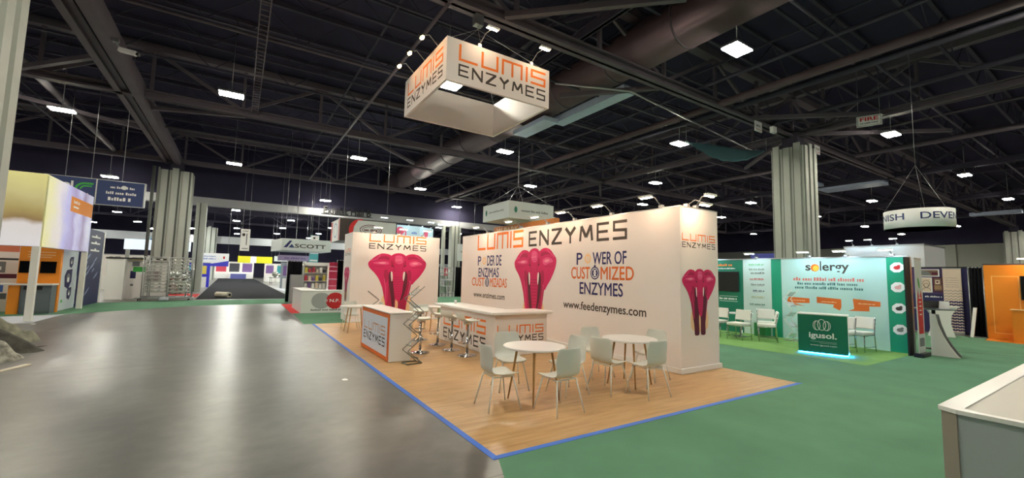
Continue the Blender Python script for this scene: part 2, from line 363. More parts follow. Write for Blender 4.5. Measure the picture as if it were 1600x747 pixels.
        F([(.9, 1.86), (.5, 1.84)], CRIM2, 5, .014); F([(.6, 2.3), (.74, 2.2), (.93, 2.1)], PINKE, 5, .016)
        F([(-.46, 1.44), (-.4, 1.1), (-.37, .6)], PINKE, 5, .02); F([(.46, 1.36), (.4, 1.0), (.34, .5)], PINKE, 5, .02); F([(-.24, 1.9), (-.14, 1.86)], MAROON, 8, .02); F([(.2, 1.88), (.28, 1.92)], MAROON, 8, .02)
        F([(-.12, 2.2), (-.16, 1.95), (-.11, 1.7)], CRIM2, 8, .014); F([(.15, 2.2), (.19, 1.95), (.15, 1.7)], CRIM2, 8, .014); F([(-.1, 2.1), (.12, 2.12)], PALEP, 8, .014); F([(-.09, 2.0), (.1, 2.02)], CRIM, 8, .012)
        P([(-.5, 1.7), (-.36, 1.78), (-.3, 1.5), (-.4, 1.2)], CRIM2, 3); P([(.5, 1.7), (.36, 1.78), (.32, 1.5), (.46, 1.3)], CRIM2, 3)
        return s
    def build(s, name, parent, label=None): return s.mb.build(name, s.mats, parent, label)
SX, WX = (1, 0, 0), (0, -1, 0)       # reading direction of a face turned towards -Y, and of one turned towards -X
UPV = (0, 0, 1)

# ------------------------------------------------------------------ the hall
def struct(name, mb, m, bevel=0): return mb.build(name, m, None, kind='structure', bevel=bevel)
struct('floor', MB().box((-45, -14, -.2), (90, 114, 0)), CONC)
struct('ceiling', MB().box((-45, -14, 11.6), (90, 114, 11.9)), DECK)
struct('wall_back', MB().box((-45, 114, 0), (90, 114.4, 12)), DECK)
struct('wall_left', MB().box((-45.4, -14, 0), (-45, 114, 12)), DECK)
struct('wall_right', MB().box((80, -14, 0), (80.4, 114, 7.2)), WALLG)
struct('trim_1', MB().box((79.9, -14, 7.2), (80.4, 114, 11.6)), DECK)
struct('trim_2', MB().box((79.7, 27.0, 0), (80, 29.5, 7.2)).box((79.8, 15.4, 0), (80, 15.8, 7.2)), WALLG)
struct('wall_front', MB().box((-45, -14.4, 0), (90, -14, 12)), DECK)

def column(cx, cy, a, top, grooves=True):
    mb = MB().box((cx-a, cy-a, 0), (cx+a, cy+a, top))
    for k in range(3):                                   # stowed partition panels make proud ribs
        t = -a+a*2*(k+.5)/3
        mb.box((cx+t-a*.2, cy-a-.07, 0), (cx+t+a*.2, cy-a, top+.15*(k % 2))); mb.box((cx-a-.07, cy+t-a*.2, 0), (cx-a, cy+t+a*.2, top+.15*((k+1) % 2)))
        mb.box((cx+a, cy+t-a*.2, 0), (cx+a+.07, cy+t+a*.2, top))
        mb.box((cx+t+a*.2, cy-a-.012, 0), (cx+t+a*.2+.1, cy-a, top), 1); mb.box((cx-a-.012, cy+t+a*.2, 0), (cx-a, cy+t+a*.2+.06, top), 1)
        mb.box((cx+a, cy+t+a*.2, 0), (cx+a+.012, cy+t+a*.2+.06, top), 1)
    mb.box((cx-.35, cy-.35, top), (cx+.35, cy+.35, 8.9), 2)
    return struct('column', mb, [COLM, COLD, STEELD])
column(-4.13, 9.9, .7, 8.35); column(22.83, 9.87, .70, 8.25); column(-3.95, 36.6, .85, 8.2); column(77, 9.87, .8, 8.2)
column(-4.1, 80.5, .9, 8)
struct('column', MB().box((-2.95, 39.2, 0), (-2.3, 40.0, 6.6)).box((-2.72, 39.16, 0), (-2.66, 39.2, 6.6), 1), [COLM, COLD])
struct('column', MB().tube([(-4.95, 34.9, 0), (-4.95, 34.9, 8.2)], .09, 10), COLD)
struct('column', MB().box((17.9, 39.2, 0), (18.9, 39.9, 6.6)).box((17.0, 39.4, 0), (17.3, 39.7, 6.6)).box((18.2, 39.16, 0), (18.28, 39.2, 6.6), 1).box((18.6, 39.16, 0), (18.66, 39.2, 6.6), 1), [COLM, COLD])

def truss_x(y, x0, x1, zb=8.83, zt=10.9, bay=3.3, wd=.34, m=None):
    mb = MB().box((x0, y-wd/2, zb), (x1, y+wd/2, zb+.09)).box((x0, y-.05, zb), (x1, y+.05, zb+.3)).box((x0, y-wd/2, zb+.27), (x1, y+wd/2, zb+.33)).box((x0, y-wd/2, zt), (x1, y+wd/2, zt+.3))
    x = x0; k = 0
    while x < x1-.1:
        n = min(x+bay, x1)
        mb.bar((x, y, zb+.25), (n, y, zt+.05), .1, .14) if k % 2 else mb.bar((x, y, zt+.05), (n, y, zb+.25), .1, .14)
        mb.bar((n, y, zb+.2), (n, y, zt+.1), .12, .12); x = n; k += 1
    return struct('girder', mb, m or STEEL)
def truss_y(x, y0, y1, zb=8.83, zt=10.9, bay=3.3, wd=.34, m=None):
    mb = MB().box((x-wd/2, y0, zb), (x+wd/2, y1, zb+.09)).box((x-.05, y0, zb), (x+.05, y1, zb+.3)).box((x-wd/2, y0, zb+.27), (x+wd/2, y1, zb+.33)).box((x-wd/2, y0, zt), (x+wd/2, y1, zt+.3))
    y = y0; k = 0
    while y < y1-.1:
        n = min(y+bay, y1)
        mb.bar((x, y, zb+.25), (x, n, zt+.05), .1, .14) if k % 2 else mb.bar((x, y, zt+.05), (x, n, zb+.25), .1, .14)
        mb.bar((x, n, zb+.2), (x, n, zt+.1), .12, .12); y = n; k += 1
    return struct('girder', mb, m or STEEL)
truss_x(9.87, -30, 78, wd=.42); truss_x(23.0, -30, 62); truss_x(36.5, -30, 62); truss_x(-3, -20, 62, m=STEELD)
truss_x(52, -30, 40, m=STEELD); truss_x(66, -30, 40, m=STEELD); truss_x(80, -30, 40, m=STEELD)
# the deep twin girder on the left and the ones further right
struct('girder', MB().box((-4.72, -8, 8.83), (-4.5, 37, 9.25)).box((-4.55, -8, 8.95), (-4.3, 37, 9.3)).box((-4.1, -8, 8.7), (-3.78, 37, 9.35)).box((-4.7, -8, 9.25), (-3.8, 37, 9.4)), STEEL)
truss_y(22.8, -8, 60); truss_y(9.1, -8, 23, zb=9.6, m=STEELD, wd=.2); truss_y(36.5, -8, 37, m=STEELD); truss_y(50, -8, 37, m=STEELD); truss_y(63, -8, 37, m=STEELD); truss_y(-14, 0, 60, m=STEELD)
for k in range(34):                                      # light bar joists under the deck
    y = -7+k*2.2
    if y > 66: break
    if abs(y-9.87) < .6 or abs(y-23) < .6 or abs(y-36.5) < .6: continue
    mb = MB().box((-30, y-.05, 10.15), (78, y+.05, 10.22)).box((-30, y-.06, 11.45), (78, y+.06, 11.58))
    x = -30; q = 0
    while x < 50:
        mb.bar((x, y, 10.18 if q % 2 else 11.5), (x+1.5, y, 11.5 if q % 2 else 10.18), .035, .035); x += 1.5; q += 1
    struct('roof_joist', mb, STEELD)
for x in (-9.2, 3.8, 15.6, 29.6, 43):
    struct('roof_bridging', MB().box((x-.04, -8, 10.3), (x+.04, 60, 10.36)), STEELD)
# braces between the girders
for a, b in (((5.75, 9.6, 8.9), (9.16, 6.3, 8.9)), ((10.3, 12.8, 8.9), (12.9, 10.0, 8.9)), ((-7.2, 22.4, 8.9), (-4.7, 19.7, 8.9)), ((22.2, 9.9, 8.95), (27.5, 5.2, 8.95)), ((18.5, 9.9, 8.95), (22.6, 6.2, 8.95)),
             ((-3.8, 24.6, 8.9), (-.2, 23.2, 8.9)), ((-9, 26, 8.9), (-4.6, 28.6, 8.9)), ((5.6, 23.2, 8.9), (9.2, 26.5, 8.9)), ((22.9, 10.2, 8.95), (27, 14.5, 8.95)), ((22.8, 23.3, 8.95), (26.5, 27, 8.95))):
    struct('girder_brace', MB().bar(a, b, .16, .16), STEEL)
# cable ladder in the bay left of the hanging sign
mb = MB().box((.02, 5, 9.0), (.05, 23, 9.1)).box((.27, 5, 9.0), (.3, 23, 9.1))
for k in range(60): mb.box((.05, 5+k*.3, 9.02), (.27, 5.05+k*.3, 9.06))
struct('cable_ladder', mb, STEEL)
# pipes
def pipe(pts, rad, m=STEELD, n=10): return struct('ceiling_pipe', MB().tube(pts, rad, n, 0), m)
pipe([(16.3, -8, 9.0), (16.3, 60, 9.0)], .15, DUCT, 14); pipe([(17.35, -8, 9.1), (17.35, 60, 9.1)], .12, STEELD, 12); pipe([(15.1, -8, 9.4), (15.1, 60, 9.4)], .07)
pipe([(20.6, -8, 9.1), (20.6, 60, 9.1)], .09); pipe([(30, -8, 9.2), (30, 60, 9.2)], .14, STEEL); pipe([(4.2, 3, 8.85), (4.2, 36, 8.85)], .055, STEEL)
pipe([(-30, 12.6, 9.3), (40, 12.6, 9.3)], .05); pipe([(-30, 28.6, 9.2), (60, 28.6, 9.2)], .06, STEEL); pipe([(-30, 5.2, 9.4), (60, 5.2, 9.4)], .05); pipe([(9.2, 11.7, 8.7), (11.9, 10.6, 8.7), (23.5, 11.9, 8.7)], .035, ALU)
pipe([(-30, 15.8, 9.35), (60, 15.8, 9.35)], .05, STEEL); pipe([(-7.2, -8, 9.2), (-7.2, 37, 9.2)], .16, STEEL, 12); pipe([(-8.3, -8, 9.0), (-8.3, 37, 9.0)], .05); pipe([(26.5, -8, 9.5), (26.5, 60, 9.5)], .05, STEEL)
# big round air duct
mb = MB().tube([(11.6, -8, 9.95), (11.6, 40, 9.95)], .8, 28)
for k in range(16): mb.tube([(11.6, -7+k*3, 9.95), (11.6, -6.94+k*3, 9.95)], .825, 28, 1)
struct('air_duct', mb, [DUCT, STEEL])
# pale sheet-metal branch duct
struct('air_duct', MB().box((12.2, 11.2, 9.0), (12.8, 15.6, 9.3)).box((11.2, 15.0, 8.8), (12.0, 17.6, 9.0)), DUCTB)
struct('air_duct', MB().box((36.5, 10.5, 8.7), (38.2, 14.2, 9.0)).box((34, 13.7, 8.9), (36.3, 14.8, 9.1)), DUCTB)
struct('air_duct', MB().box((60, 7.2, 8.6), (61, 10.5, 8.9)), DUCTB)
# deep headers across the hall, where the movable partitions run
struct('beam', MB().box((-32, 39.6, 6.6), (60, 40.1, 7.12)).box((-32, 39.5, 6.5), (60, 40.2, 6.62), 0).box((-32, 39.75, 7.1), (60, 39.95, 11.6), 1), [HEADER, DECK])
struct('beam', MB().box((-32, 80, 5.6), (60, 80.6, 6.75)), HEADER)

t = thing('hall_lettering', 'dark hall name lettering standing on the deep header across the hall', 'lettering', (7.9, 39.45, 6.7))
A = Art((0, 39.48, 0), SX, UPV); A.text('Exhibit Hall B', 5.85, 6.72, 9.9, 7.4, mat('letter_black', (24, 24, 28), .6), bold=.02); o = A.build('letters', t); o.modifiers.new('solid', 'SOLIDIFY').thickness = .05
MB().box((5.7, 39.47, 6.69), (10.0, 39.6, 6.72)).box((6.0, 39.5, 7.0), (6.1, 39.62, 7.06)).box((9.5, 39.5, 7.0), (9.6, 39.62, 7.06)).build('rail', DARKM, t)
# floor coverings
def flat(name, poly, z0, z1, m, label, cat): return MB().prism(poly, z0, z1).build(name, m, None, label, cat)
flat('aisle_carpet', [(.3, -.9), (2.19, 3.57), (8.27, 3.57), (8.27, 30), (21.2, 30), (21.2, -8), (.3, -8)], 0, .002, GREEN, 'wide green aisle carpet around the right side of the pink elephant booth', 'carpet')
MB().prism([(15.9, 3.62), (15.93, 3.64), (16.66, 2.06), (16.63, 2.04)], .002, .003).build('seam', mat('seam_dark', (40, 66, 56), .9), COL.objects['aisle_carpet'])
flat('aisle_carpet', [(-9, 20.0), (-4.78, 21.4), (-1.67, 24.4), (2.35, 25.3), (8.2, 25.7), (8.2, 29.3), (3, 29.1), (-2, 28.6), (-5.19, 27.4), (-9, 27)], 0, .002, GREEN, 'green carpet strip crossing the far end of the bare concrete aisle', 'carpet')
flat('aisle_carpet', [(1.9, 15.36), (8.2, 15.36), (8.2, 19.0), (1.95, 19.15)], 0, .002, GREEN, 'small green carpet patch in front of the white counter with red disc', 'carpet')
flat('aisle_carpet', [(1.9, 19.35), (2.4, 19.35), (2.4, 24.6), (1.95, 24.6)], 0, .005, REDC, 'red carpet edge beside the white counter with red disc', 'carpet')
flat('aisle_carpet', [(-1.9, 29.3), (3.0, 29.3), (2.5, 92), (-2.9, 92)], 0, .006, BLACKC, 'long black aisle carpet running to the far booths', 'carpet')
flat('booth_carpet', [(-9.5, 18.3), (-5.05, 18.3), (-5.05, 21.2), (-9, 19.9)], 0, .003, PALEC, 'pale grey carpet under the tall picture banner', 'carpet')
flat('booth_carpet', [(11.3, 3.62), (14.6, 3.62), (14.6, 9.9), (11.0, 9.9), (11.2, 6.7)], .002, .004, LIME, 'lime green carpet of the green igusol booth', 'carpet')
flat('vinyl_flooring', [(2.2, 3.62), (8.22, 3.62), (8.22, 15.28), (2.2, 15.28)], 0, .003, VINYL, 'light oak vinyl flooring of the pink elephant booth', 'flooring')
g = 'blue tape along the oak flooring'
flat('edge_tape', [(2.13, 3.56), (2.2, 3.62), (2.2, 15.3), (2.13, 15.3)], 0, .004, TAPE, 'blue tape edging the oak flooring along the concrete aisle', 'tape')['group'] = g
flat('edge_tape', [(2.13, 3.55), (8.27, 3.55), (8.22, 3.62), (2.2, 3.62)], 0, .005, TAPE, 'blue tape edging the oak flooring along the green carpet', 'tape')['group'] = g

# ------------------------------------------------------------------ high-bay lights
def high_bay(label, loc, top=11.62, n=4):
    t = thing('high_bay_light', label, 'ceiling light')
    hs = MB().box((-.42, -.25, .03), (.42, .25, .10)).box((-.12, -.09, .10), (.12, .09, .18)).build('housing', ALU, t)
    for k in range(n):
        x = -.41+.82*k/n+.02
        MB().box((x, -.24, .0), (x+.82/n-.04, .24, .03)).build('lens', FARL if loc[1] > 41 else LENS, hs)
    MB().tube([(0, 0, .18), (0, 0, top-loc[2])], .015, 6).build('suspension_rod', ALU, t)
    t.location = loc; return t
X0, DX, Y0, DY, ZL = -.67, 6.24, 6.5, 6.42, 8.43
lab = {(2, 0): 'bright high-bay light above the white exhibit tower', (3, 1): 'high-bay light hanging left of the teal ceiling drape', (2, 2): 'high-bay light seen just below the square hanging sign',
       (0, 2): 'high-bay light over the bare concrete aisle', (-1, 3): 'high-bay light above the tall picture banner', (1, 3): 'high-bay light left of the square hanging sign', (4, 0): 'high-bay light beside the red lettered fire sign',
       (6, 0): 'high-bay light far right, up from the round white sign', (0, 4): 'high-bay light in line with the left column over the aisle', (4, 2): 'high-bay light up from the right end of the long white wall',
       (2, 4): 'high-bay light right of the wire, above the small white square sign', (3, 3): 'high-bay light directly over the small white square sign', (1, 5): 'high-bay light above the dark hall lettering', (-1, 5): 'high-bay light above the blue hanging sign',
       (8, 0): 'high-bay light at the far right edge'}
GB = 'high-bay ceiling lights'
for j in range(-2, 15):
    for i in range(-3, 13):
        if (i+j) % 2: continue
        if j >= 6 and i > 5: continue
        if j < 0 and (i > 7 or i < -1): continue
        if j > 2 and i > 10: continue
        x, y, z = X0+DX*i, Y0+DY*j, ZL
        if (i, j) == (1, 5): x, y, z = 5.8, 38.3, 7.62
        if (i, j) == (1, 1): z = 8.08
        if (i, j) == (-1, 5): x, y, z = -7.6, 37.9, 7.62
        l = lab.get((i, j)) or ('small far high-bay light beyond the deep header across the hall' if j >= 5 and i < 6 else 'high-bay light low over the far right end of the hall' if i > 6 else 'high-bay light in the dark ceiling of the hall')
        high_bay(l, (x, y, z), n=4 if j < 3 else 1)['group'] = GB

# ------------------------------------------------------------------ arm spotlights for booth walls
def arm_light(label, foot, head, m, wd=.28, group=None, along='y', down=.06, aim=(0, 0)):
    """foot on the wall top, head in front of it; the lens looks down and back at the wall"""
    t = thing('arm_spotlight', label, 'spotlight', foot, 0, group); F, H = Vector(foot), Vector(head)
    MB().box(F+Vector((-.04, -.04, -.05)), F+Vector((.04, .04, .03))).build('clamp', ALU, t)
    MB().tube([F, F*.55+H*.45+Vector((0, 0, .1)), H], .012, 6).build('arm', ALU, t)
    a = Vector((0, wd/2, 0)) if along == 'y' else Vector((wd/2, 0, 0))
    hd = MB().bar(H-a, H+a, .09, .035).build('head', WHITEM, t)
    b = F-H; b.z = 0; b = b.normalized()*.03
    MB().bar(H-a*.92+b*1.2-Vector((0, 0, .022)), H+a*.92+b*1.2-Vector((0, 0, .022)), .045, .012).build('lens', m, hd)
    return t

# ------------------------------------------------------------------ the long white exhibit wall
TW = 3.11
t = thing('exhibit_wall', 'long white booth wall with slogans, pink elephants and a square end face', 'exhibit wall', (7.54, 9.6, .006))
MB().box((6.93, 4.97, .006), (8.15, 14.2, TW)).build('wall_panel', WHITE, t, bevel=.006)
MB().box((6.895, 4.935, .006), (8.185, 14.23, .10)).build('baseboard', LAMW, t, bevel=.004)
MB().box((6.925, 4.965, TW), (8.155, 14.205, TW+.02)).build('top_rail', ALU, t)
A = Art((6.93, 0, 0), WX, UPV)
A.word(LUM, -13.0, 2.56, -10.2, 3.08, ORANGE, .15, .38); A.word(ENZ, -9.92, 2.56, -6.26, 2.99, CHAR, .15, .5); A.build('lettering', t, 'orange and charcoal lettering')
A = Art((6.93, 0, 0), WX, UPV)
def dot_o(A, cx, cy, rx, ry, m, pale):
    A.ell(cx, cy, rx, ry, m, 0)
    if pale:
        A.ell(cx, cy, rx*.55, ry*.55, WHITE, 1); A.rect(cx-rx*.15, cy-ry*.35, cx+rx*.15, cy+ry*.5, m, 2)
    else:
        A.ring(cx, cy, rx*.8, ry*.8, rx*.12, PWHITE, 1); A.stroke([(cx-rx*.25, cy+ry*.5), (cx+rx*.25, cy), (cx-rx*.25, cy-ry*.5)], rx*.14, PWHITE, 1); A.stroke([(cx+rx*.25, cy+ry*.5), (cx-rx*.25, cy), (cx+rx*.25, cy-ry*.5)], rx*.14, PWHITE, 1); A.rect(cx-rx*.2, cy+ry*.9, cx+rx*.2, cy+ry*1.25, m)
A.text('P', -12.95, 2.04, -12.72, 2.36, NAVY, bold=.01); dot_o(A, -12.5, 2.2, .13, .13, HALO, True); A.text('DER DE', -12.3, 2.04, -11.4, 2.36, NAVY, fat=.02)
A.text('ENZIMAS', -12.88, 1.66, -11.54, 1.96, NAVY, fat=.02)
A.text('CUST', -13.35, 1.35, -12.45, 1.63, ORANGE2, fat=.02); dot_o(A, -12.27, 1.49, .14, .15, NAVY, False); A.text('MIZADAS', -12.08, 1.35, -11.05, 1.63, ORANGE2, fat=.02)
A.text('www.enzimes.com', -13.2, .97, -11.15, 1.14, CHAR, bold=.015); A.build('spanish_slogan', t)
A = Art((6.93, 0, 0), WX, UPV); A.elephant(-9.64, .12, .98, 2.38); A.build('elephant_picture', t)
A = Art((6.93, 0, 0), WX, UPV)
A.text('P', -7.86, 2.03, -7.66, 2.31, NAVY, fat=.02); dot_o(A, -7.47, 2.17, .11, .12, HALO, True); A.text('WER OF', -7.3, 2.03, -6.28, 2.31, NAVY, fat=.02)
A.text('CUST', -8.05, 1.69, -7.4, 1.97, ORANGE2, fat=.02); dot_o(A, -7.23, 1.83, .145, .15, NAVY, False); A.text('MIZED', -7.04, 1.69, -6.08, 1.97, ORANGE2, fat=.02)
A.text('ENZYMES', -7.74, 1.33, -6.38, 1.61, NAVY, fat=.02)
A.text('www.feedenzymes.com', -8.35, .90, -5.76, 1.15, CHAR, bold=.015); A.build('english_slogan', t)
A = Art((0, 4.97, 0), SX, UPV); A.logo(6.99, 2.34, 8.05, 2.61, .45); A.build('logo', t)
A = Art((0, 4.97, 0), SX, UPV); A.elephant(7.51, .69, .53, 1.25, True); A.build('elephant_picture', t)
gl = 'arm spotlights along the top of the long wall'
for k, (y, lb) in enumerate(((5.42, 'nearest the end face'), (6.75, 'above the last letters of the dark word'), (8.0, 'above the middle of the dark word'), (9.1, 'above the start of the dark word'), (10.4, 'above the orange word'), (12.4, 'at its far end'))):
    arm_light('warm arm spotlight on the long white wall, '+lb, (6.98, y, TW+.05), (6.5, y, 3.30), WLENS, group=gl)
arm_light('warm arm spotlight on the end face, the one leaning over its left half', (7.22, 5.02, TW+.05), (7.2, 4.6, 3.13), WLENS, along='x', group=gl)
arm_light('warm arm spotlight on the end face, the higher of its pair', (7.5, 5.02, TW+.05), (7.34, 4.6, 3.32), WLENS, along='x', group=gl)

# the far panel with the largest elephant
t = thing('exhibit_wall', 'white booth panel with a pink elephant, standing across the far end of the oak floor', 'exhibit wall', (4.85, 15.9, 0))
MB().box((3.26, 15.32, .0045), (6.5, 16.6, TW)).build('wall_panel', WHITE, t, bevel=.006)
MB().box((3.24, 15.30, .0065), (6.52, 15.32, .10)).build('baseboard', LAMW, t)
A = Art((0, 15.32, 0), SX, UPV); A.logo(3.83, 2.56, 5.95, 3.09, .44); A.build('logo', t)
A = Art((0, 15.32, 0), SX, UPV); A.elephant(4.9, .06, 1.06, 2.38); A.build('elephant_picture', t)
A = Art((3.26, 0, 0), WX, UPV); A.elephant(-15.95, .7, .42, 1.2, True); A.logo(-16.4, 2.3, -15.5, 2.55); A.build('side_print', t)
for k, x in enumerate((4.0, 4.9, 5.8)):
    arm_light('warm arm spotlight on top of the far elephant panel, '+('left one', 'middle one', 'right one')[k], (x, 15.36, TW+.03), (x, 14.85, 3.3), WLENS, along='x', group='arm spotlights on the far panel')

# ------------------------------------------------------------------ the square hanging sign
hx0, hx1, hy0, hy1, hz0, hz1 = 3.62, 6.52, 8.55, 11.4, 6.08, 7.1
t = thing('hanging_sign', 'large square white hanging sign with orange and charcoal lettering over the booth', 'hanging sign', (5.07, 9.88, hz0))
tw = .07
for nm, a, b in (('front_panel', (hx0, hy0), (hx1, hy0+tw)), ('rear_panel', (hx0, hy1-tw), (hx1, hy1)), ('side_panel', (hx0, hy0+tw), (hx0+tw, hy1-tw)), ('side_panel', (hx1-tw, hy0+tw), (hx1, hy1-tw))):
    MB().box((*a, hz0), (*b, hz1)).build(nm, WHITE, t)
A = Art((0, hy0, 0), SX, UPV); A.logo(3.92, 6.24, 6.4, 7.0, .44); A.build('front_logo', t)
A = Art((hx0, 0, 0), WX, UPV); A.logo(-11.15, 6.24, -8.75, 6.95, .44); A.build('side_logo', t)
mb = MB(); hub = Vector((5.07, 9.88, 8.4))
for x in (hx0+.05, hx1-.05):
    for y in (hy0+.05, hy1-.05): mb.tube([(x, y, hz1-.02), hub], .008, 5)
mb.tube([hub, (5.07, 9.88, 8.85)], .02, 6); mb.box((4.95, 9.78, 8.5), (5.19, 9.98, 8.8)); mb.build('rigging', ALU, t)
for k, (x, lb) in enumerate(((4.45, 'left'), (5.95, 'right'))):
    arm_light('arm spotlight above the square hanging sign, front face, '+lb+' one', (x, hy0+.03, hz1+.04), (x+.12, hy0-.42, hz1+.3), WLENS, along='x', wd=.3, group='arm spotlights on the square hanging sign')
for k, (y, lb) in enumerate(((9.1, 'nearest'), (9.95, 'middle'), (10.75, 'farthest'))):
    tt = thing('arm_spotlight', 'round amber arm lamp beside the left face of the square hanging sign, '+lb+' of three', 'spotlight', (hx0, y, hz1), 0, 'amber lamps on the square hanging sign')
    c = Vector((3.2, y, 7.2)); d = Vector((.25, -.35, -.5)).normalized()
    MB().tube([(hx0+.03, y, hz1-.02), (3.4, y, hz1+.2), c+Vector((0, 0, .02))], .01, 6).build('arm', ALU, tt)
    cn = MB().tube([c-d*.05, c+d*.05], .05, 14, r1=.065).build('lamp_can', DARKM, tt)
    MB().tube([c+d*.045, c+d*.056], .058, 14).build('lens', mat('amber_lens', (255, 214, 160), .4, emit=60, ecol=(255, 184, 110)), cn)

# ------------------------------------------------------------------ counter, lectern
t = thing('bar_counter', 'white corner bar counter with printed logos in front of the long wall', 'counter', (4.7, 8.0, .006))
body = [(4.63, 7.8), (6.0, 7.8), (6.0, 8.35), (5.2, 8.35), (5.2, 10.7), (4.63, 10.7)]
MB().prism(body, .006, .89).build('counter_body', WHITE, t, bevel=.01)
MB().prism([(4.5, 7.68), (6.08, 7.68), (6.08, 8.42), (5.28, 8.42), (5.28, 10.8), (4.5, 10.8)], .89, .95).build('worktop', LAMW, t, bevel=.015)
MB().prism([(4.66, 7.83), (5.97, 7.83), (5.97, 8.32), (5.17, 8.32), (5.17, 10.67), (4.66, 10.67)], .003, .05).build('plinth', ALU, t)
A = Art((0, 7.8, 0), SX, UPV); A.logo(4.68, .30, 5.9, .66, .46); A.build('front_logo', t)
A = Art((4.63, 0, 0), WX, UPV); A.logo(-10.45, .10, -8.2, .74, .46); A.build('side_logo', t)
cup = MB().lathe([(.028, 0), (.035, .09), (.03, .09), (.025, .01)], (4.95, 10.45, .95), 14).build('paper_cup', PWHITE, None, 'small white cup left on the far end of the bar counter', 'cup')

t = thing('reception_desk', 'white box reception desk with an orange-framed logo panel beside the aisle', 'desk', (2.75, 9.3, .006))
MB().box((2.54, 8.27, .006), (2.98, 10.42, .93)).build('desk_body', LAMW, t, bevel=.008)
MB().box((2.51, 8.25, .93), (2.99, 10.45, .955)).build('desktop', LAMW, t, bevel=.006)
MB().box((2.525, 8.29, .02), (2.54, 10.40, .92)).build('front_frame', ORANGE2, t)
MB().box((2.52, 8.37, .10), (2.53, 10.32, .84)).build('front_panel', mat('panel_cool_white', (222, 226, 240), .4), t)
A = Art((2.52, 0, 0), WX, UPV); A.logo(-10.15, .26, -8.5, .66, .5, mat('logo_tan', (204, 150, 116), .5), CHAR); A.build('front_logo', t)

# zigzag literature racks
def zig_rack(label, cx, cy, h, m, levels, wd=.24, amp=.15, rz=0, shelfm=None, grp='folding literature racks'):
    t = thing('literature_rack', label, 'brochure rack', (0, 0, 0), 0, grp)
    st = h/levels
    for s in (-1, 1):
        mb = MB(); y = s*wd/2
        for k in range(levels):
            a = -amp if k % 2 else amp
            mb.bar((a, y, .01+k*st), (-a, y, .01+(k+1)*st), .010, .015)
            mb.bar((-amp, y, .012), (amp, y, .012), .02, .02); mb.build('side_frame', m, t)
    for k in range(levels):
        z = .01+(k+.5)*st; a = 1 if k % 2 else -1
        MB().bar((-.07*a, 0, z-.05), (.08*a, 0, z+.07), wd-.03, .004).bar((-.07*a, 0, z-.05), (-.085*a, 0, z-.02), wd-.03, .004).build('shelf', shelfm or mat('smoke_acrylic', (176, 186, 184), .15, alpha=.3), t)
    MB().bar((-amp, -wd/2, .012), (-amp, wd/2, .012), .02, .02).bar((amp, -wd/2, .012), (amp, wd/2, .012), .02, .02).build('foot_bar', m, t)
    t.location = (cx, cy, .006); t.rotation_euler = (0, 0, rz); return t
RK = mat('rack_silver', (150, 156, 154), .35, metal=.6)
zig_rack('silver folding literature rack standing at the end of the reception desk', 2.92, 8.02, 1.46, RK, 6, rz=.1)
zig_rack('grey folding literature rack behind the reception desk, half hidden', 3.15, 11.85, 1.2, mat('rack_grey', (150, 150, 146), .4, metal=.5), 5, rz=-.3)

# ------------------------------------------------------------------ stools, tables, chairs
t = thing('bar_stool', 'x', 'stool', (0, 0, 0), 0, 'white bar stools with chrome bases')
MB().lathe([(.205, 0), (.205, .008), (.17, .02), (.05, .035), (.032, .06), (.032, .065)], n=28).build('base', CHROME, t)
MB().lathe([(.03, .06), (.03, .40), (.022, .40), (.022, .70)], n=16).build('column', CHROME, t)
MB().tube([(.03, -.05, .27), (.14, -.13, .27), (.20, 0, .27), (.14, .13, .27), (.03, .05, .27)], .01, 8).box((.1, -.1, .262), (.19, .1, .285)).build('footrest', CHROME, t)
def stool_seat():
    mb = MB(); prof = [(-.20, .02), (-.17, .0), (0, -.01), (.14, .01), (.19, .07), (.21, .17)]
    vs = []
    for x, z in prof:
        for y in (-.21, -.12, 0, .12, .21): vs.append((x, y, .74+z+(abs(y)/.21)**2*.03))
    n = len(vs); vs += [(x, y, z-.035) for x, y, z in vs]; fs = []
    for i in range(len(prof)-1):
        for j in range(4):
            a = i*5+j; fs += [(a, a+5, a+6, a+1), (n+a, n+a+1, n+a+6, n+a+5)]
    per = [0, 1, 2, 3, 4, 9, 14, 19, 24, 29, 28, 27, 26, 25, 20, 15, 10, 5]
    for a, b in zip(per, per[1:]+per[:1]): fs.append((a, b, n+b, n+a))
    mb.add(vs, fs, 0, True); return mb
o = stool_seat().build('seat', PLAST, t); sb = o.modifiers.new('sub', 'SUBSURF'); sb.levels = sb.render_levels = 2
MB().lathe([(.09, .66), (.1, .72), (.03, .735)], n=14).build('seat_bracket', CHROME, t)
t.location = (4.22, 8.25, .006); t.rotation_euler = (0, 0, PI); t['label'] = 'white bar stool at the corner bar counter, nearest of its row'
dup(t, (4.2, 9.0, .006), PI+.3, 'white bar stool at the corner bar counter, middle of its row'); dup(t, (4.2, 9.8, .006), PI-.2, 'white bar stool at the corner bar counter, farthest of its row')
dup(t, (3.45, 9.0, .006), PI*.9, 'white bar stool standing free between reception desk and bar counter'); dup(t, (4.1, 10.75, .006), PI*.4, 'white bar stool standing free beyond the far end of the bar counter')

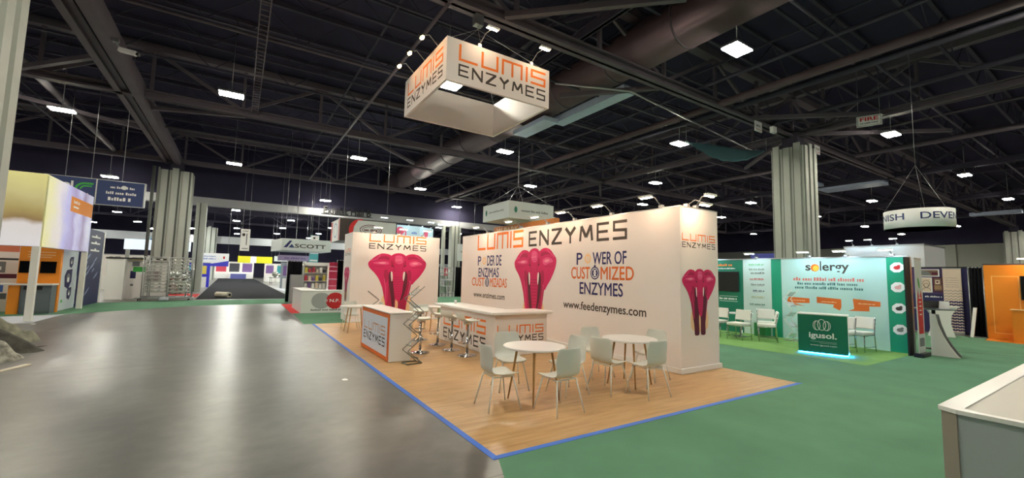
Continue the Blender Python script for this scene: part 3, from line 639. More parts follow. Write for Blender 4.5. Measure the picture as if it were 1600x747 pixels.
t = thing('round_table', 'x', 'table', (0, 0, 0), 0, 'round white tables')
MB().lathe([(.43, .715), (.445, .72), (.445, .738), (.435, .745)], n=48, smooth=False).build('tabletop', LAMW, t, bevel=.002)
for k in range(4):
    a = k*PI/2+PI/4; MB().tube([(.24*math.cos(a), .24*math.sin(a), .712), (.36*math.cos(a), .36*math.sin(a), 0)], .018, 10, r1=.010).build('leg', WOODL, t)
MB().lathe([(.2, .685), (.28, .69), (.28, .715)], n=24).build('under_frame', WHITEM, t)
t.location = (3.6, 4.96, .006); t.rotation_euler = (0, 0, .15); t['label'] = 'round white table with wooden legs, nearest the concrete aisle'
dup(t, (5.5, 4.92, .006), .2, 'round white table with wooden legs close to the end of the long wall')
dup(t, (5.15, 12.3, .006), 0, 'round white table with wooden legs behind the bar counter'); dup(t, (2.95, 12.9, .006), 0, 'round white table with wooden legs behind the reception desk')

def chair_shell():
    prof = [(.225, .425), (.21, .445), (.12, .44), (0, .432), (-.12, .437), (-.18, .47), (-.205, .54), (-.22, .63), (-.235, .73), (-.245, .80), (-.248, .825)]
    hw = [.18, .2, .215, .215, .2, .195, .205, .212, .208, .19, .165]
    nv = 9; vs = []
    for (x, z), wd in zip(prof, hw):
        for j in range(nv):
            q = -1+2*j/(nv-1); back = max(0, min(1, (z-.45)/.15))
            vs.append((x+back*.06*q*q, q*wd, z+(1-back)*.025*q*q))
    fs = [(i*nv+j, i*nv+j+1, (i+1)*nv+j+1, (i+1)*nv+j) for i in range(len(prof)-1) for j in range(nv-1)]
    return MB().add(vs, fs, 0, True)
t = thing('cafe_chair', 'x', 'chair', (0, 0, 0), 0, 'moulded shell chairs round the white tables')
o = chair_shell().build('seat_shell', PLAST, t); so = o.modifiers.new('solid', 'SOLIDIFY'); so.thickness = .012; sb = o.modifiers.new('sub', 'SUBSURF'); sb.levels = sb.render_levels = 2
MB().tube([(.15, -.16, .42), (-.13, -.16, .415), (-.13, .16, .415), (.15, .16, .42), (.15, -.16, .42)], .011, 8).build('seat_frame', WHITEM, t)
for sx_ in (1, -1):
    for sy_ in (1, -1): MB().tube([(sx_*.14, sy_*.16, .42), (sx_*.23, sy_*.235, 0)], .011, 8, r1=.009).build('leg', WHITEM, t)
chairs = [(2.99, 4.93, -.1, 'white shell chair facing away at the near table, closest to the concrete aisle'), (3.6, 4.4, PI/2+.05, 'white shell chair with its back to the viewer at the near table'),
          (3.62, 5.62, -PI/2-.25, 'white shell chair on the bar counter side of the near table'), (4.25, 5.0, PI, 'white shell chair at the near table, between the two tables'),
          (4.87, 4.78, .12, 'white shell chair at the second table, on the side of the near table'), (5.25, 4.34, PI/2-.05, 'white shell chair with its back to the viewer at the second table'),
          (5.42, 5.62, -PI/2-.15, 'white shell chair on the long wall side of the second table'), (6.12, 5.0, PI+.1, 'white shell chair at the second table, closest to the square end face'),
          (4.75, 12.75, -.7, 'white shell chair at the table behind the bar counter'), (2.95, 13.5, -PI/2, 'white shell chair at the table behind the reception desk'), (3.5, 13.0, PI, 'white shell chair beside the table behind the reception desk')]
for k, (x, y, a, l) in enumerate(chairs):
    if k == 0: t.location = (x, y, .006); t.rotation_euler = (0, 0, a); t['label'] = l
    else: dup(t, (x, y, .006), a, l)

# ------------------------------------------------------------------ the green igusol booth
t = thing('exhibit_wall', 'teal and green booth wall printed solergy with a column of round icons', 'exhibit wall', (14.4, 6.7, .004))
AQUA = mat('print_aqua', (186, 222, 222), .5); AQUA2 = mat('print_aqua_grey', (196, 214, 212), .5)
def wpan(nm, y0, y1, m, h=2.44): return MB().box((14.32, y0, .005), (14.42, y1, h)).build(nm, m, t)
wpan('icon_panel', 3.65, 4.07, TEALB); wpan('main_panel', 4.072, 6.65, AQUA); wpan('green_panel', 6.652, 6.95, TEALB); wpan('logo_panel', 6.952, 7.85, AQUA2); wpan('screen_panel', 7.852, 9.9, TEALG)
A = Art((14.32, 0, 0), WX, UPV)
A.text('s', -5.97, 2.08, -5.83, 2.25, CHAR, bold=.02); A.ell(-5.72, 2.165, .11, .11, ORANGE); A.ell(-5.70, 2.15, .075, .08, mat('sun_yellow', (250, 200, 70), .5), 1)
A.rect(-5.59, 2.08, -5.555, 2.36, CHAR); A.text('ergy', -5.53, 2.0, -4.88, 2.25, CHAR, bold=.02)
A.scribble(-6.31, 1.78, -4.5, 1.88, mat('print_salmon', (216, 120, 116), .6)); A.scribble(-6.2, 1.66, -4.65, 1.74, mat('print_slate', (70, 120, 124), .6)); A.scribble(-6.27, 1.54, -4.55, 1.62, mat('print_slate', (70, 120, 124), .6))
for x, pts in ((-6.51, [(0, .1), (.06, .22), (.62, .20), (.62, .06), (.2, .04), (.5, -.04), (.1, .0)]), (-5.7, [(0, .08), (0, .26), (.6, .22), (.6, .0), (.56, -.1), (.4, -.02), (.42, .06)]), (-4.83, [(.02, .0), (0, .25), (.6, .2), (.6, .07), (.36, .06), (.36, -.07), (-.12, -.09), (.02, -.03)])):
    A.poly([(x+a, 1.06+b) for a, b in pts], ORANGE2); A.scribble(x+.12, 1.17, x+.5, 1.2, mat('ribbon_cream', (250, 214, 170), .5), 1)
A.build('main_print', t)
A = Art((14.32, 0, 0), WX, UPV)
for z, c in ((2.17, PRED), (1.66, mat('icon_pink', (226, 170, 170), .5)), (1.12, CHAR), (.58, GREYT)):
    A.ell(-3.86, z, .15, .135, PWHITE, 0, 8, .39); A.ell(-3.86, z-.01, .07, .05, c, 1, 10); A.ell(-3.82, z+.035, .035, .03, c, 2, 8)
A.build('icon_print', t)
A = Art((14.32, 0, 0), WX, UPV)
for z, c, a in ((2.28, PGREEN, .0), (2.12, GREYT, 0), (2.0, CHAR, .05), (1.8, PRED, .02), (1.62, GREYT, .06), (1.42, NAVY, .12), (1.22, mat('print_sand', (176, 180, 130), .5), .06), (.98, TEALG, .0)):
    A.scribble(-7.65+a, z-.025, -7.15, z+.025, c); A.rect(-7.65+a, z-.05, -7.2, z-.043, GREYT)
A.build('logo_print', t)
A = Art((14.32, 0, 0), WX, UPV); A.scribble(-8.75, 2.23, -8.2, 2.31, ORANGE); A.scribble(-8.8, 2.13, -8.1, 2.17, PWHITE); A.scribble(-8.7, 1.08, -8.05, 1.15, PWHITE); A.rect(-8.7, 1.02, -8.05, 1.03, PWHITE); A.rect(-8.7, 1.19, -8.05, 1.2, PWHITE); A.build('screen_panel_print', t)
MB().box((14.3, 3.64, 2.44), (14.44, 9.9, 2.475)).build('top_rail', ALU, t)
t = thing('wall_television', 'black flat television on the green booth wall beside the white tower', 'television', (14.28, 8.55, 1.36))
MB().box((14.25, 7.98, 1.36), (14.30, 9.15, 2.04)).build('casing', BLACKM, t, bevel=.006); MB().box((14.245, 8.0, 1.39), (14.251, 9.13, 2.02)).build('screen', BLACK, t); MB().box((14.3, 8.4, 1.6), (14.32, 8.7, 1.8)).build('bracket', DARKM, t)
for y, lb in ((3.95, 'rightmost, by the icon column'), (4.95, 'right of the round sun letter'), (5.85, 'over the start of the lettering'), (7.4, 'over the panel of small logos'), (8.9, 'over the television')):
    arm_light('cool white arm spotlight on the green booth wall, '+lb, (14.34, y, 2.5), (13.86, y, 2.62), CLENS, group='arm spotlights on the green booth wall', wd=.3)

U = Vector((.288, -.957, 0)); D = Vector((.957, .288, 0)); P0 = Vector((11.75, 5.11, 0))
def q2(a, b): p_ = P0+U*a+D*b; return (p_.x, p_.y)
t = thing('promotion_counter', 'dark green igusol counter glowing blue along its foot', 'counter', (*q2(.48, .27), .004))
MB().prism([q2(.01, .01), q2(.96, .01), q2(.96, .53), q2(.01, .53)], .05, .95).build('counter_body', LAMW, t)
MB().prism([q2(0, -.005), q2(.97, -.005), q2(.97, .009), q2(0, .009)], .05, .95).build('front_panel', TEALG, t)
MB().prism([q2(-.015, -.02), q2(.985, -.02), q2(.985, .55), q2(-.015, .55)], .95, .975).build('counter_top', LAMW, t, bevel=.004)
MB().prism([q2(.04, .05), q2(.93, .05), q2(.93, .49), q2(.04, .49)], .005, .05).build('plinth', LAMW, t)
MB().prism([q2(.0, .0), q2(.97, .0), q2(.97, .012), q2(.0, .012)], .03, .048).prism([q2(.955, .012), q2(.967, .012), q2(.967, .52), q2(.955, .52)], .03, .048).build('light_strip', BLENS, t, 'glowing blue light strip')
A = Art(Vector((P0.x, P0.y, 0))-D*.005, U, UPV)
A.ring(.48, .72, .085, .135, .013, PWHITE)
for s in (-1, 1):
    A.ring(.48+s*.085, .70, .06, .115, .012, PWHITE, 1); A.ring(.48+s*.10, .70, .075, .115, .011, PWHITE, 2, a0=-PI/2 if s > 0 else PI/2, a1=PI/2 if s > 0 else 1.5*PI)
A.text('igusol.', .22, .36, .76, .535, PWHITE, bold=.025); A.rect(.24, .315, .76, .319, PWHITE); A.rect(.42, .285, .76, .289, PWHITE); A.text('www.igusol.com', .24, .205, .76, .25, PWHITE, bold=.01); A.build('counter_print', t)

SEATW = mat('cushion_white', (226, 224, 218), .7)
t = thing('padded_chair', 'x', 'chair', (0, 0, 0), 0, 'white padded chairs of the green booth')
MB().box((-.22, -.23, .42), (.24, .23, .50)).build('seat', SEATW, t, bevel=.025, seg=3)
mb = MB(); mb.bar((-.22, 0, .56), (-.28, 0, .86), .46, .06, up=(1, 0, 0)); mb.build('backrest', SEATW, t, bevel=.02, seg=3)
MB().bar((-.215, -.2, .62), (-.215, .2, .62), .006, .006).bar((-.23, -.2, .72), (-.23, .2, .72), .006, .006).bar((-.245, -.2, .8), (-.245, .2, .8), .006, .006).build('seam', GREYT, t)
for s in (-1, 1):
    MB().tube([(.2, s*.235, 0), (.2, s*.235, .42)], .012, 8).build('leg', CHROME, t); MB().tube([(-.26, s*.235, 0), (-.22, s*.235, .46), (-.275, s*.235, .85)], .012, 8).build('leg', CHROME, t)
MB().tube([(.2, -.235, .4), (.2, .235, .4)], .01, 8).tube([(.2, -.235, .12), (-.245, -.235, .12)], .008, 6).tube([(.2, .235, .12), (-.245, .235, .12)], .008, 6).tube([(-.225, -.235, .45), (-.225, .235, .45)], .01, 8).tube([(.2, -.235, .4), (-.225, -.235, .42)], .01, 8).tube([(.2, .235, .4), (-.225, .235, .42)], .01, 8).build('seat_frame', CHROME, t)
for k, (x, y, a, l) in enumerate(((12.55, 7.05, PI-.05, 'white padded chair in front of the small-logo panel, facing the aisle'), (13.05, 6.5, PI/2+.5, 'white padded chair turned sideways beside the small white table'), (13.75, 6.85, PI+.5, 'white padded chair behind the sideways one, close to the wall'),
                                (12.75, 7.85, PI, 'white padded chair half hidden by the white tower'), (13.05, 4.72, PI-.25, 'white padded chair right of the glowing counter, the front one'), (13.62, 4.5, PI-.2, 'white padded chair right of the glowing counter, the one behind'))):
    if k == 0: t.location = (x, y, .005); t.rotation_euler = (0, 0, a); t['label'] = l
    else: dup(t, (x, y, .005), a, l)
t = thing('side_table', 'small white table among the padded chairs of the green booth', 'table', (13.3, 7.4, .005))
MB().lathe([(.34, .70), (.35, .72), (.34, .735)], (13.3, 7.4, 0), 32, smooth=False).build('tabletop', LAMW, t); MB().lathe([(.2, .005), (.2, .02), (.03, .04), (.03, .7)], (13.3, 7.4, 0), 20).build('pedestal', CHROME, t)
MB().box((13.93, 6.98, .005), (14.28, 7.33, .42)).build('stool_cube', mat('cube_green', (60, 150, 90), .6), None, 'low green cube standing against the green booth wall', 'stool', bevel=.01)
zig_rack('white folding literature rack against the teal booth wall', 13.85, 6.18, 1.5, WHITEM, 5, rz=1.2, shelfm=mat('clear_acrylic', (220, 230, 232), .15, alpha=.5))

# panels at the end of the green booth
t = thing('partition_panel', 'tall black partition panel at the right end of the teal booth wall', 'partition', (14.05, 3.5, .005))
MB().box((13.9, 3.58, .005), (14.2, 3.62, 2.42)).build('panel', BLACKM, t); MB().box((14.2, 3.57, .005), (14.31, 3.63, 2.43)).build('post', ALU, t)
t = thing('rollup_banner', 'slim white roll-up banner with a red stripe beside the black partition', 'banner', (14.05, 3.40, .004))
MB().box((13.78, 3.31, .005), (14.36, 3.49, .10)).build('base', DARKM, t, bevel=.01); MB().box((13.82, 3.395, .1), (14.32, 3.402, 2.36)).build('banner_sheet', mat('banner_grey', (206, 210, 208), .5), t); MB().box((13.81, 3.39, 2.36), (14.33, 3.415, 2.39)).build('top_bar', ALU, t); MB().tube([(14.05, 3.43, .1), (14.05, 3.43, 2.36)], .012, 6).build('pole', ALU, t)
A = Art((0, 3.395, 0), SX, UPV); A.poly([(13.9, .55), (13.88, 1.3), (13.95, 1.62), (14.05, 1.4), (14.2, 1.62), (14.27, 1.3), (14.25, .55)], PRED); A.ell(14.05, 1.78, .06, .14, PGREEN, 0, 14, .4)
for k in range(5): A.rect(14.0, 1.0+.1*k, 14.17, 1.03+.1*k, PWHITE, 1)
A.rect(13.9, .25, 14.25, .45, GREYT); A.build('banner_print', t)
t = thing('flared_counter', 'white counter side flaring outwards to the green carpet beside the roll-up banner', 'counter', (14.85, 3.1, .004))
MB().slab((14.6, 0, 0), WX, UPV, [(-3.36, .004), (-2.86, .004), (-2.93, .1), (-3.03, .27), (-3.13, .5), (-3.21, .75), (-3.26, 1.02), (-3.36, 1.02)], .03).build('side_panel', LAMW, t)
MB().slab((15.0, 0, 0), WX, UPV, [(-3.36, .004), (-2.9, .004), (-2.97, .1), (-3.07, .27), (-3.17, .5), (-3.24, .75), (-3.28, 1.0), (-3.36, 1.0)], .03).build('side_panel', GREYT, t)
MB().box((14.63, 3.3, .1), (15.0, 3.355, .98)).build('back_panel', GREYT, t)
t = thing('poseur_table', 'tall bar table with a dark top and black post, holding a laptop', 'table', (16.1, 3.62, .003))
MB().lathe([(.44, 1.07), (.45, 1.08), (.45, 1.1)], (16.1, 3.62, 0), 32, smooth=False).build('tabletop', GREYC, t); MB().lathe([(.26, .003), (.26, .015), (.04, .03), (.04, 1.07)], (16.1, 3.62, 0), 20).build('pedestal', BLACKM, t)
t = thing('laptop', 'open laptop lying on the tall dark bar table', 'laptop', (16.0, 3.6, 1.1))
MB().box((15.82, 3.5, 1.1), (16.05, 3.85, 1.118)).build('keyboard_base', DARKM, t); mb = MB(); mb.bar((16.05, 3.675, 1.115), (16.14, 3.675, 1.3), .35, .012, up=(1, 0, 0)); mb.build('screen', BLACK, t)
MB().bar((16.3, 3.45, 1.1), (16.34, 3.45, 1.3), .2, .008, up=(1, 0, 0)).bar((16.4, 3.45, 1.1), (16.34, 3.45, 1.3), .2, .008, up=(1, 0, 0)).build('tent_card', PWHITE, None, 'white folded tent card standing behind the laptop', 'card')

# navy booth
t = thing('exhibit_wall', 'navy and purple booth wall hung with pictures', 'exhibit wall', (22.05, 5.5, .003))
MB().box((22, 4.62, .003), (22.1, 6.8, 2.38)).build('purple_panel', PURPLE, t); MB().box((21.99, 4.6, .003), (22.0, 6.8, 1.4)).build('lower_panel', NAVYW, t); MB().box((22, 3.95, .003), (22.1, 4.618, 2.38)).build('navy_panel', NAVYW, t); MB().box((21.98, 3.94, 2.38), (22.12, 6.8, 2.42)).build('top_rail', DARKM, t)
A = Art((21.99, 0, 0), WX, UPV); A.scribble(-5.15, 1.28, -4.65, 1.34, PWHITE); A.build('wall_print', t)
def picture(label, y0, y1, z0, z1, paint, fr):
    p_ = thing('framed_picture', label, 'picture', (21.98, (y0+y1)/2, z0), 0, 'pictures on the navy booth wall')
    MB().box((21.965, y0, z0), (21.998, y1, z1)).build('frame', fr, p_); A = Art((21.965, 0, 0), WX, UPV); paint(A, -y1+.03, z0+.03, -y0-.03, z1-.03); A.build('print', p_)
SEP = mat('print_sepia', (120, 92, 80), .6); CREAM = mat('print_cream', (222, 200, 182), .6)
picture('wide framed picture at the top of the navy booth wall', 4.72, 5.25, 2.06, 2.33, lambda A, a, b, c, d: (A.rect(a, b, c, d, SEP), A.poly([(a, b), (a+.3, b), (a+.2, d-.05), (a, d)], GREYT, 1), A.rect(a+.3, b+.03, c, d-.08, MAROON, 1)), PWHITE)
picture('square framed line drawing of a face on the navy booth wall', 4.93, 5.25, 1.46, 2.02, lambda A, a, b, c, d: (A.rect(a, b, c, d, CREAM), A.ring((a+c)/2, (b+d)/2+.05, .1, .13, .012, CHAR, 1), A.ring((a+c)/2, (b+d)/2-.02, .07, .09, .012, CHAR, 1), A.ring((a+c)/2, b+.05, .12, .1, .012, CHAR, 1, a0=0, a1=PI)), PWHITE)
picture('brown photograph beside the line drawing on the navy booth wall', 4.64, 4.9, 1.5, 2.02, lambda A, a, b, c, d: (A.rect(a, b, c, d, SEP), A.rect(a+.03, b+.25, c-.04, d-.06, CREAM, 1), A.rect(a+.06, b+.3, a+.12, d-.1, MAROON, 2), A.rect(a, b+.05, c, b+.2, mat('print_tan', (166, 128, 98), .6), 1)), MAROON)
t = thing('rollup_banner', 'cream banner with text lines and wavy chevrons on the navy booth', 'banner', (21.85, 4.37, .003))
MB().box((21.8, 4.12, .003), (21.95, 4.62, .08)).build('base', ALU, t); MB().box((21.86, 4.13, .08), (21.867, 4.61, 2.34)).build('banner_sheet', CREAM, t); MB().box((21.85, 4.12, 2.34), (21.88, 4.62, 2.37)).build('top_bar', ALU, t)
A = Art((21.86, 0, 0), WX, UPV)
for k in range(5): A.scribble(-4.55, 2.0-.08*k, -4.2, 2.02-.08*k, GREYT)
for k in range(15):
    z = .12+.1*k; m_ = NAVYW if k < 11 else GREYT; wv = .04 if k < 11 else .012
    A.stroke([(-4.6+.06*q, z+(.05 if q % 2 else 0)) for q in range(9)], wv, m_)
A.build('chevron_print', t)
t = thing('display_stand', 'white waisted display stand in front of the navy booth', 'display stand', (20.3, 4.35, .003))
W2 = [(-.42, 1.0), (-.36, .92), (-.27, .75), (-.24, .5), (-.28, .2), (-.34, .003), (.3, .003), (.24, .2), (.2, .45), (.22, .72), (.32, .92), (.38, 1.0)]
MB().slab((20.2, 4.32, 0), (.4, -.916, 0), UPV, W2, .3).build('stand_body', LAMW, t); MB().slab((20.15, 4.32, 0), (.4, -.916, 0), UPV, [(-.46, 1.0), (.44, 1.0), (.44, 1.03), (-.46, 1.03)], .42).build('stand_top', LAMW, t)

def drape(label, p, q, h, m, z0=.004, waves=9, grp=None, depth=.05):
    t = thing('pipe_and_drape', label, 'drape', ((p[0]+q[0])/2, (p[1]+q[1])/2, z0), 0, grp)
    P_, Q_ = Vector((*p, 0)), Vector((*q, 0)); d = Q_-P_; n_ = Vector((-d.y, d.x, 0)).normalized(); N = waves*4; vs = []
    for i in range(N+1):
        b = P_+d*(i/N)+n_*(depth*math.sin(i*PI/2+.3)*(1 if i % 8 < 5 else .6)); vs += [(b.x, b.y, z0+.01), (b.x, b.y, h)]
    mb = MB().add(vs, [(2*i, 2*i+2, 2*i+3, 2*i+1) for i in range(N)], 0, True)
    o = mb.build('drape', m, t); so = o.modifiers.new('solid', 'SOLIDIFY'); so.thickness = .008
    MB().tube([(p[0], p[1], h-.02), (q[0], q[1], h-.02)], .02, 8).build('crossbar', ALU, t)
    for e in (p, q):
        MB().tube([(e[0], e[1], z0), (e[0], e[1], h)], .022, 8).build('upright', ALU, t)
    return t
drape('black drape between the navy and the orange booth', (21.6, 3.9), (21.45, 3.52), 2.4, BLACKF, waves=4)
MB().bar((21.1, 3.82, .003), (21.3, 3.74, 1.0), .09, .03).build('white_board', PWHITE, None, 'narrow white board leaning before the black drape', 'board')

# orange booth
t = thing('exhibit_wall', 'orange booth wall with a panel outline at the right edge', 'exhibit wall', (21.45, 1.7, .003))
MB().box((21.4, -.2, .003), (21.5, 3.5, 2.46)).build('wall_panel', BOOTHO, t); MB().box((21.39, -.2, 2.46), (21.52, 3.52, 2.5)).build('top_rail', DUCT, t)
A = Art((21.4, 0, 0), WX, UPV); A.stroke([(-3.33, .2), (-3.33, 2.08), (-2.74, 2.08), (-2.74, .2), (-3.33, .2)], .025, mat('print_peach', (250, 186, 104), .6)); A.build('panel_outline', t)
flat('booth_carpet', [(19.9, -.2), (20.4, 3.4), (21.39, 3.5), (21.39, -.2)], .002, .006, BOOTHO, 'orange carpet of the orange booth at the right edge', 'carpet')
t = thing('wall_television', 'black television on the orange booth wall, cut by the right edge', 'television', (21.33, 2.2, 1.32))
MB().box((21.31, 1.7, 1.32), (21.36, 2.7, 2.1)).build('casing', BLACKM, t); MB().box((21.305, 1.72, 1.34), (21.311, 2.68, 2.08)).build('screen', BLACK, t); MB().box((21.36, 2.1, 1.6), (21.4, 2.4, 1.9)).build('bracket', DARKM, t)
t = thing('promotion_counter', 'orange counter with a pale top before the orange booth wall', 'counter', (20.9, 2.3, .006))
MB().box((20.75, 1.9, .006), (21.1, 2.85, 1.0)).build('counter_body', BOOTHO, t); MB().box((20.72, 1.87, 1.0), (21.13, 2.88, 1.03)).build('counter_top', mat('peach_top', (250, 206, 150), .4), t)
for y, lb in ((2.55, 'left one'), (1.7, 'right one')): arm_light('spotlight on top of the orange booth wall, '+lb, (21.42, y, 2.53), (20.95, y, 2.66), WLENS, group='arm spotlights on the orange booth')

# white counter in the right foreground
t = thing('showcase_counter', 'large pale grey counter with a white rim in the right foreground', 'counter', (5, -.3, .002))
FR = mat('foreground_grey', (166, 172, 176), .45); FE = mat('foreground_taupe', (150, 140, 132), .5)
MB().prism([(3.60, -2), (3.64, .74), (3.68, .81), (6.6, .81), (6.6, -2)], .003, .975).build('counter_body', FR, t)
MB().prism([(3.632, .745), (3.64, .742), (3.685, .815), (3.68, .82)], .003, .975).prism([(3.68, .812), (3.68, .818), (6.6, .818), (6.6, .812)], .003, .975).build('end_panel', FE, t)
mb = MB().prism([(3.585, -2), (3.622, .745), (3.668, .83), (6.6, .83), (6.6, .725), (3.715, .725), (3.675, .66), (3.655, -2)], .975, 1.0); mb.build('rim', LAMW, t)
MB().prism([(3.65, -2), (3.67, .66), (3.71, .73), (6.6, .73), (6.6, -2)], .9755, .992).build('inset_top', mat('inset_beige', (188, 184, 176), .35), t)

# ------------------------------------------------------------------ hanging things on the right
t = thing('ring_sign', 'round white hanging sign lettered in navy above the orange and navy booths', 'hanging sign', (17.3, 4.1, 3.42))
rc = Vector((17.3, 4.1, 0)); rr_ = .80
MB().lathe([(rr_, 3.42), (rr_, 3.97), (rr_-.03, 3.97), (rr_-.03, 3.42), (rr_, 3.42)], (rc.x, rc.y, 0), 64).build('fabric_ring', PWHITE, t)
MB().lathe([(rr_-.03, 3.45), (.01, 3.45), (.01, 3.44), (rr_-.03, 3.44)], (rc.x, rc.y, 0), 48).build('bottom_disc', PWHITE, t)
def arc_text(txt, a0, a1, z0, z1, m, name):
    vs, fs = text2d(txt, .01); mb = MB()
    mb.add([(rc.x+(rr_+.004)*math.cos(a0+(a1-a0)*x), rc.y+(rr_+.004)*math.sin(a0+(a1-a0)*x), z0+(z1-z0)*y) for x, y in vs], fs); return mb.build(name, m, t)
view = math.atan2(-rc.y, -rc.x)      # the side turned to the aisle
arc_text('DEVENISH', view+.06, view+2.08, 3.65, 3.85, SIGNBL, 'lettering'); arc_text('DEVENISH', view-2.5, view-.38, 3.65, 3.85, SIGNBL, 'lettering'); arc_text('DEVENISH', view+2.5, view+3.5, 3.68, 3.82, SIGNBL, 'lettering')
mb = MB()
for k in range(3): mb.tube([(rc.x+rr_*math.cos(k*2.1), rc.y+rr_*math.sin(k*2.1), 3.96), (rc.x, rc.y, 5.4)], .006, 5)
mb.tube([(rc.x, rc.y, 5.4), (rc.x, rc.y, 8.95)], .006, 5).build('suspension_wire', ALU, t)
t = thing('fire_sign', 'white sign with red capitals hanging from the ceiling right of the column', 'sign', (22.1, 6.6, 8.45))
fc = Vector((22.1, 6.6, 0)); fu = Vector((.35, -.94, 0)).normalized()
MB().slab(fc, fu, UPV, [(-.42, 8.4), (.42, 8.4), (.42, 8.86), (-.42, 8.86)], .03).build('sign_panel', PWHITE, t)
A = Art(fc, fu, UPV, .003); A.text('FIRE', -.3, 8.64, .3, 8.8, PRED, bold=.03); A.scribble(-.3, 8.52, .3, 8.57, CHAR); A.stroke([(-.38, 8.44), (-.38, 8.82), (.38, 8.82), (.38, 8.44), (-.38, 8.44)], .012, CHAR); A.build('lettering', t)
mb = MB()
for s in (-.35, .35): p_ = fc+fu*s; mb.tube([(p_.x, p_.y, 8.85), (p_.x, p_.y, 11.6)], .008, 5)
mb.build('suspension_rod', ALU, t)
for x, lb in ((19.1, 'small white location sign on the long girder, left of the column'), (24.9, 'small white location sign on the long girder, right of the column')):
    t = thing('location_sign', lb, 'sign', (x, 9.62, 8.42), 0, 'location signs on the girder')
    MB().box((x-.28, 9.62, 8.38), (x+.28, 9.66, 8.84)).build('sign_panel', PWHITE, t); A = Art((0, 9.62, 0), SX, UPV); A.scribble(x-.2, 8.6, x+.2, 8.7, CHAR); A.rect(x-.24, 8.46, x+.24, 8.48, PRED); A.build('print', t); MB().box((x-.03, 9.66, 8.5), (x+.03, 9.7, 8.9)).build('bracket', ALU, t)
t = thing('junction_box', 'small white box on the girder above the tall ribbed column', 'box', (20.3, 9.6, 8.6)); MB().box((20.15, 9.5, 8.55), (20.45, 9.66, 8.83)).build('box_shell', PWHITE, t); MB().tube([(20.3, 9.7, 8.7), (20.3, 9.7, 8.95)], .03, 8).build('conduit', ALU, t)
# sagging teal cloth under the ceiling
A0, B0 = Vector((16.7, 11.6, 8.05)), Vector((21.2, 10.35, 8.1)); vs = []; n_ = 16; m_ = 8
for i in range(n_+1):
    q = i/n_; s_g = 4*q*(1-q)
    for j in range(m_+1):
        v = j/m_; b = A0.lerp(B0, q); off = Vector((.25, .95, 0))*(.9*v)
        vs.append(b+off*s_g**.5+Vector((0, 0, -(.78-.5*v)*s_g + .55*v*s_g + .03*math.sin(q*40+v*9)*s_g)))
o = MB().add(vs, [(i*(m_+1)+j, (i+1)*(m_+1)+j, (i+1)*(m_+1)+j+1, i*(m_+1)+j+1) for i in range(n_) for j in range(m_)], 0, True)
t = thing('ceiling_drape', 'teal cloth sagging from the ceiling above the right end of the white wall', 'drape', (18.9, 11, 7.3))
c = o.build('cloth', mat('teal_cloth', (84, 128, 134), .8, alpha=.8), t); c.modifiers.new('solid', 'SOLIDIFY').thickness = .006
MB().tube([A0, (A0.x, A0.y, 8.9)], .01, 5).tube([B0, (B0.x, B0.y, 8.9)], .01, 5).build('suspension_wire', ALU, t)

# white square hanging sign behind the wall, and the orange header below it
t = thing('hanging_sign', 'small square pale grey hanging sign behind the long white wall', 'hanging sign', (13.3, 20.2, 4.77))
a0, a1, b0, b1, c0, c1 = 11.8, 14.8, 18.8, 21.6, 4.77, 5.7; PG = mat('sign_pale_grey', (206, 214, 214), .5)
MB().box((a0, b0, c0), (a1, b0+.06, c1)).build('front_panel', PG, t); MB().box((a0, b1-.06, c0), (a1, b1, c1)).build('rear_panel', PG, t); MB().box((a0, b0+.06, c0), (a0+.06, b1-.06, c1)).build('side_panel', PG, t); MB().box((a1-.06, b0+.06, c0), (a1, b1-.06, c1)).build('side_panel', PG, t); MB().box((a0+.06, b0+.06, c0+.04), (a1-.06, b1-.06, c0+.06)).build('bottom_panel', PWHITE, t)
A = Art((0, b0, 0), SX, UPV); A.ell(12.25, 5.25, .1, .17, TEALG); A.scribble(12.6, 5.17, 14.4, 5.3, GREYT); A.build('front_print', t)
A = Art((a0, 0, 0), WX, UPV); A.ell(-21.2, 5.25, .1, .17, TEALG); A.scribble(-20.9, 5.2, -19.3, 5.3, GREYT); A.build('side_print', t)
mb = MB(); hub = Vector((13.3, 20.2, 6.9))
for x in (a0+.05, a1-.05):
    for y in (b0+.05, b1-.05): mb.tube([(x, y, c1-.02), hub], .012, 5)
mb.tube([hub, (13.3, 20.2, 11.6)], .02, 5).build('rigging', ALU, t)
t = thing('exhibit_wall', 'orange booth header with pale letters showing above the long white wall', 'exhibit wall', (13, 19.3, 0))
MB().box((13.0, 16.4, .003), (13.3, 22.3, 4.02)).build('wall_panel', ORANGE2, t); MB().box((12.98, 16.4, 4.02), (13.3, 22.3, 4.62)).build('header', mat('header_amber', (206, 118, 44), .5), t)
A = Art((12.98, 0, 0), WX, UPV); A.text('W PARK', -22.0, 4.2, -19.6, 4.52, HALO, bold=.02); A.rect(-22.3, 4.02, -16.4, 4.1, PRED); A.build('lettering', t)

